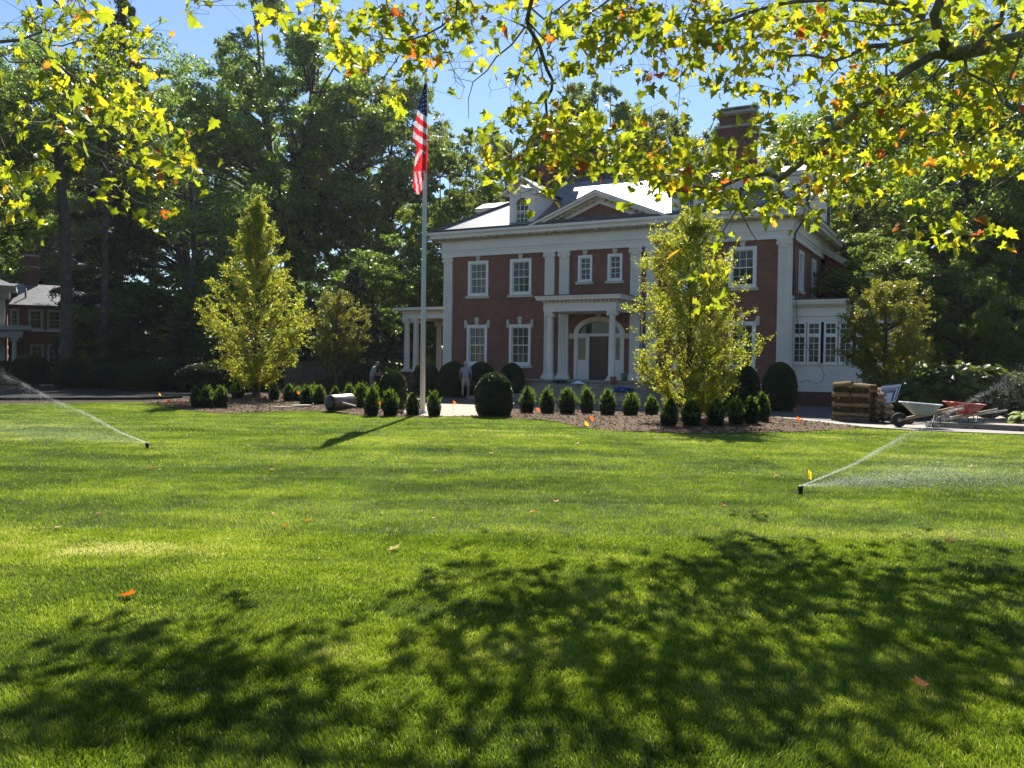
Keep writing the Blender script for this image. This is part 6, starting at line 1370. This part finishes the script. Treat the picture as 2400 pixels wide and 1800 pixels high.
# ================================================================== PEOPLE
def skin_mesh(name, verts, edges, radii, sub=1, root_i=0):
    me = bpy.data.meshes.new(name); me.from_pydata([tuple(map(float, v)) for v in verts], edges, []); o = bpy.data.objects.new(name, me); link(o)
    sk = o.modifiers.new('s', 'SKIN'); sk.use_smooth_shade = True; lay = me.skin_vertices[0].data
    for i, r in enumerate(radii): lay[i].radius = (r, r) if not hasattr(r, '__len__') else r; lay[i].use_root = (i == root_i)
    ss = o.modifiers.new('u', 'SUBSURF'); ss.levels = sub; ss.render_levels = sub
    dg = bpy.context.evaluated_depsgraph_get(); dg.update(); out = bpy.data.meshes.new_from_object(o.evaluated_get(dg)); V = [tuple(v.co) for v in out.vertices]; Fs = [tuple(p.vertices) for p in out.polygons]
    bpy.data.objects.remove(o); bpy.data.meshes.remove(out); return V, Fs
def person(loc, rz, J, label, shirt, shorts, cap, hold=None, h=1.0):
    root = empty('person', loc, rz, label, 'person'); names = ['pel', 'sp', 'ch', 'nb', 'nk', 'h0', 'h1', 'h2']
    V = [J[k] for k in names]; E = [(i, i+1) for i in range(7)]; Rr = [(.13, .10), (.125, .095), (.155, .11), (.09, .08), (.055, .058), (.068, .075), (.082, .098), (.055, .065)]
    for s in 'LR':
        n = len(V); V += [J['hp'+s], J['kn'+s], J['cf'+s], J['an'+s], J['to'+s]]; E += [(0, n), (n, n+1), (n+1, n+2), (n+2, n+3), (n+3, n+4)]; Rr += [.092, .058, .056, .038, .034]
        n = len(V); V += [J['sh'+s], J['el'+s], J['wr'+s], J['pm'+s]]; E += [(2, n), (n, n+1), (n+1, n+2), (n+2, n+3)]; Rr += [.062, .040, .026, (.036, .018)]
    bv, bf = skin_mesh('b', V, E, Rr, 2); m = MB(); m.add(bv, bf, 0, True)
    for s in 'LR':      # fingers rooted in the palm, nose, ears
        p = np.array(J['pm'+s]); w_ = np.array(J['wr'+s]); d = unit(p-w_); sd_ = unit(np.cross(d, [0, 1, 0.1])); ot = unit(np.cross(sd_, d))
        for k, ln in enumerate((.068, .078, .074, .058)):
            q = p+sd_*(k-1.5)*.018; m.tube([q, q+d*ln*.55+ot*.008, q+d*ln+ot*.026], [.009, .008, .006], 6)
        q = p-d*.02+sd_*(-.030); m.tube([q, q+d*.03-sd_*.022, q+d*.055-sd_*.024+ot*.012], [.011, .009, .007], 6)
    hc = np.array(J['h1']); fw = J['fw']; side = np.array([fw[1], -fw[0], 0]); m.tube([hc+fw*.088+[0, 0, -.005], hc+fw*.115+[0, 0, -.028], hc+fw*.09+[0, 0, -.038]], [.008, .014, .009], 6)
    for s in (-1, 1): m.tube([hc+side*s*.080+[0, 0, .02], hc+side*s*.090+[0, 0, 0], hc+side*s*.080+[0, 0, -.03]], [.008, .014, .008], 6)
    m.build('body', 'skin', root)
    # shirt
    V = [J['pel']+np.array([0, 0, -.10]), J['sp'], J['ch'], J['nb']-np.array([0, 0, .03])]; E = [(0, 1), (1, 2), (2, 3)]; Rr = [(.178, .145), (.165, .135), (.178, .135), (.095, .09)]
    for s in 'LR':
        n = len(V); sh = np.array(J['sh'+s]); el = np.array(J['el'+s]); V += [sh, sh+(el-sh)*.78]; E += [(2, n), (n, n+1)]; Rr += [.080, .070]
    v, f = skin_mesh('s', V, E, Rr, 2); m = MB(); m.add(v, f, 0, True); sh_ = m.build('shirt', shirt, root)
    if hold is None:
        for i in range(7): m = MB(); bk = np.array(J['ch'])-fw*.146; m.box((bk[0]-.07+i*.021, bk[1]-.004, bk[2]-.005), (bk[0]-.056+i*.021, bk[1]+.004, bk[2]+.012)); m.build('print_letter', 'print_ink', sh_)
    V = [J['pel']+np.array([0, 0, .13]), J['pel']+np.array([0, 0, .02]), J['pel']-np.array([0, 0, .06])]; E = [(0, 1), (1, 2)]; Rr = [(.160, .125), (.180, .140), (.175, .135)]
    for s in 'LR': n = len(V); a = np.array(J['hp'+s]); b = np.array(J['kn'+s]); V += [a+[0, 0, -.06], a+(b-a)*.5, a+(b-a)*.93]; E += [(2, n), (n, n+1), (n+1, n+2)]; Rr += [.112, .100, .092]
    v, f = skin_mesh('t', V, E, Rr, 2); m = MB(); m.add(v, f, 0, True); m.build('shorts', shorts, root)
    for s in 'LR': a = np.array(J['an'+s]); t = np.array(J['to'+s]); d = unit((t-a)*[1, 1, 0]); m = MB(); m.tube([a+[0, 0, .07], a+[0, 0, .0], a*[1, 1, 0]+[0, 0, .05]+d*.03, a*[1, 1, 0]+[0, 0, .042]+d*.12, a*[1, 1, 0]+[0, 0, .036]+d*.19], [.046, .052, .05, .046, .03], 10); m.build('boot', 'shoe', root)
    m = MB(); bvv, bq = ball(5); top = bvv*np.array([.094, .110, .085]); top[:, 2] = np.maximum(top[:, 2], -.008); top += hc+np.array([0, 0, .035]); m.add(top, [tuple(q) for q in bq], 0, True); m.build('cap', cap, root)
    m = MB(); c = hc+fw*.10+np.array([0, 0, .034]); pl = [c+fw*(.075*math.cos(t))+side*(.075*math.sin(t)) for t in np.linspace(-1.57, 1.57, 9)]; m.plate([(p[0], p[1]) for p in pl], c[2]-.004, c[2]+.004); m.build('cap_brim', cap, root)
    if hold is not None: m = MB(); m.tube(hold, .013, 6); o = m.build('pole', 'board'); o.location = tuple(map(float, loc)); o.rotation_euler = (0, 0, rz); tag(o, 'thin wooden tool pole held by the shaded worker', 'tool')
    root.scale = (h, h, h); return root
A = np.array
J1 = dict(pel=A([0, 0, .96]), sp=A([0, .0, 1.13]), ch=A([0, .01, 1.34]), nb=A([0, .03, 1.48]), nk=A([0, .05, 1.53]), h0=A([0, .075, 1.58]), h1=A([0, .095, 1.645]), h2=A([0, .09, 1.70]), fw=A([0, 1., 0]),
  hpL=A([-.095, 0, .90]), knL=A([-.125, .03, .50]), cfL=A([-.13, .0, .36]), anL=A([-.135, -.01, .10]), toL=A([-.15, .13, .05]), hpR=A([.095, 0, .90]), knR=A([.12, .02, .50]), cfR=A([.125, -.01, .36]), anR=A([.13, -.02, .10]), toR=A([.15, .11, .05]),
  shL=A([-.185, .01, 1.41]), elL=A([-.265, -.01, 1.13]), wrL=A([-.245, .12, .93]), pmL=A([-.235, .155, .87]), shR=A([.185, .01, 1.41]), elR=A([.27, .0, 1.13]), wrR=A([.25, .13, .94]), pmR=A([.24, .165, .88]))
p1 = gp(1091, 934); person((float(p1[0]), float(p1[1]), .0), .05, J1, 'person with back turned, grey shirt and khaki shorts, white cap, beside the dark bushes', 'shirt_grey', 'shorts_khaki', 'cap_white')
J2 = dict(pel=A([0, -.03, .94]), sp=A([0, .01, 1.11]), ch=A([0, .09, 1.30]), nb=A([0, .16, 1.43]), nk=A([0, .19, 1.47]), h0=A([0, .23, 1.51]), h1=A([0, .26, 1.57]), h2=A([0, .26, 1.63]), fw=A([0, 1., 0]),
  hpL=A([-.09, -.02, .88]), knL=A([-.11, .12, .49]), cfL=A([-.11, .07, .35]), anL=A([-.12, .03, .10]), toL=A([-.13, .17, .05]), hpR=A([.09, -.02, .88]), knR=A([.11, -.02, .49]), cfR=A([.11, -.1, .35]), anR=A([.12, -.17, .10]), toR=A([.13, -.04, .05]),
  shL=A([-.18, .10, 1.36]), elL=A([-.23, .14, 1.08]), wrL=A([-.12, .36, 1.12]), pmL=A([-.06, .41, 1.13]), shR=A([.18, .10, 1.36]), elR=A([.24, .10, 1.07]), wrR=A([.14, .33, 1.0]), pmR=A([.09, .39, 1.0]))
p2 = gp(872, 925.5); person((float(p2[0]), float(p2[1]), .0), -1.45, J2, 'person in grey seen from the side in deep shade, holding a pole near the porch', 'shirt_grey', 'shorts_grey', 'cap_dark', hold=[(0, .33, 1.32), (0, .42, 1.05), (.02, .85, .02)])
# woods across the street behind the camera: what the window panes mirror
def back_woods():
    n = 26000; x = rng.uniform(-90, 90, n); y = -48+rng.normal(0, 3, n); top = 15+6*vnoise(x*.12+50, y*.01); z = rng.random(n)**.8*top; V, Q = leaves(np.stack([x, y, z], 1), rng.uniform(.8, 1.6, n), .7)
    np_obj('street_woods', V, Q, 'oak_leaf', rnd=np.repeat(rng.random(n)*.6, 4))['kind'] = 'stuff'
back_woods()

# ================================================================== HAZE
def haze(dn):
    m = MB(); m.box((-160, -75, -1.2), (150, 135, 52)); me = bpy.data.materials.new('haze'); me.use_nodes = True; t = me.node_tree; t.nodes.clear(); v = t.nodes.new('ShaderNodeVolumePrincipled'); v.inputs['Density'].default_value = dn; v.inputs['Color'].default_value = (.86, .93, 1, 1); v.inputs['Anisotropy'].default_value = .45
    o_ = t.nodes.new('ShaderNodeOutputMaterial'); t.links.new(v.outputs[0], o_.inputs['Volume']); MATS['haze'] = me; o = m.build('haze', 'haze'); o['kind'] = 'stuff'
if HAZE: haze(HAZE)
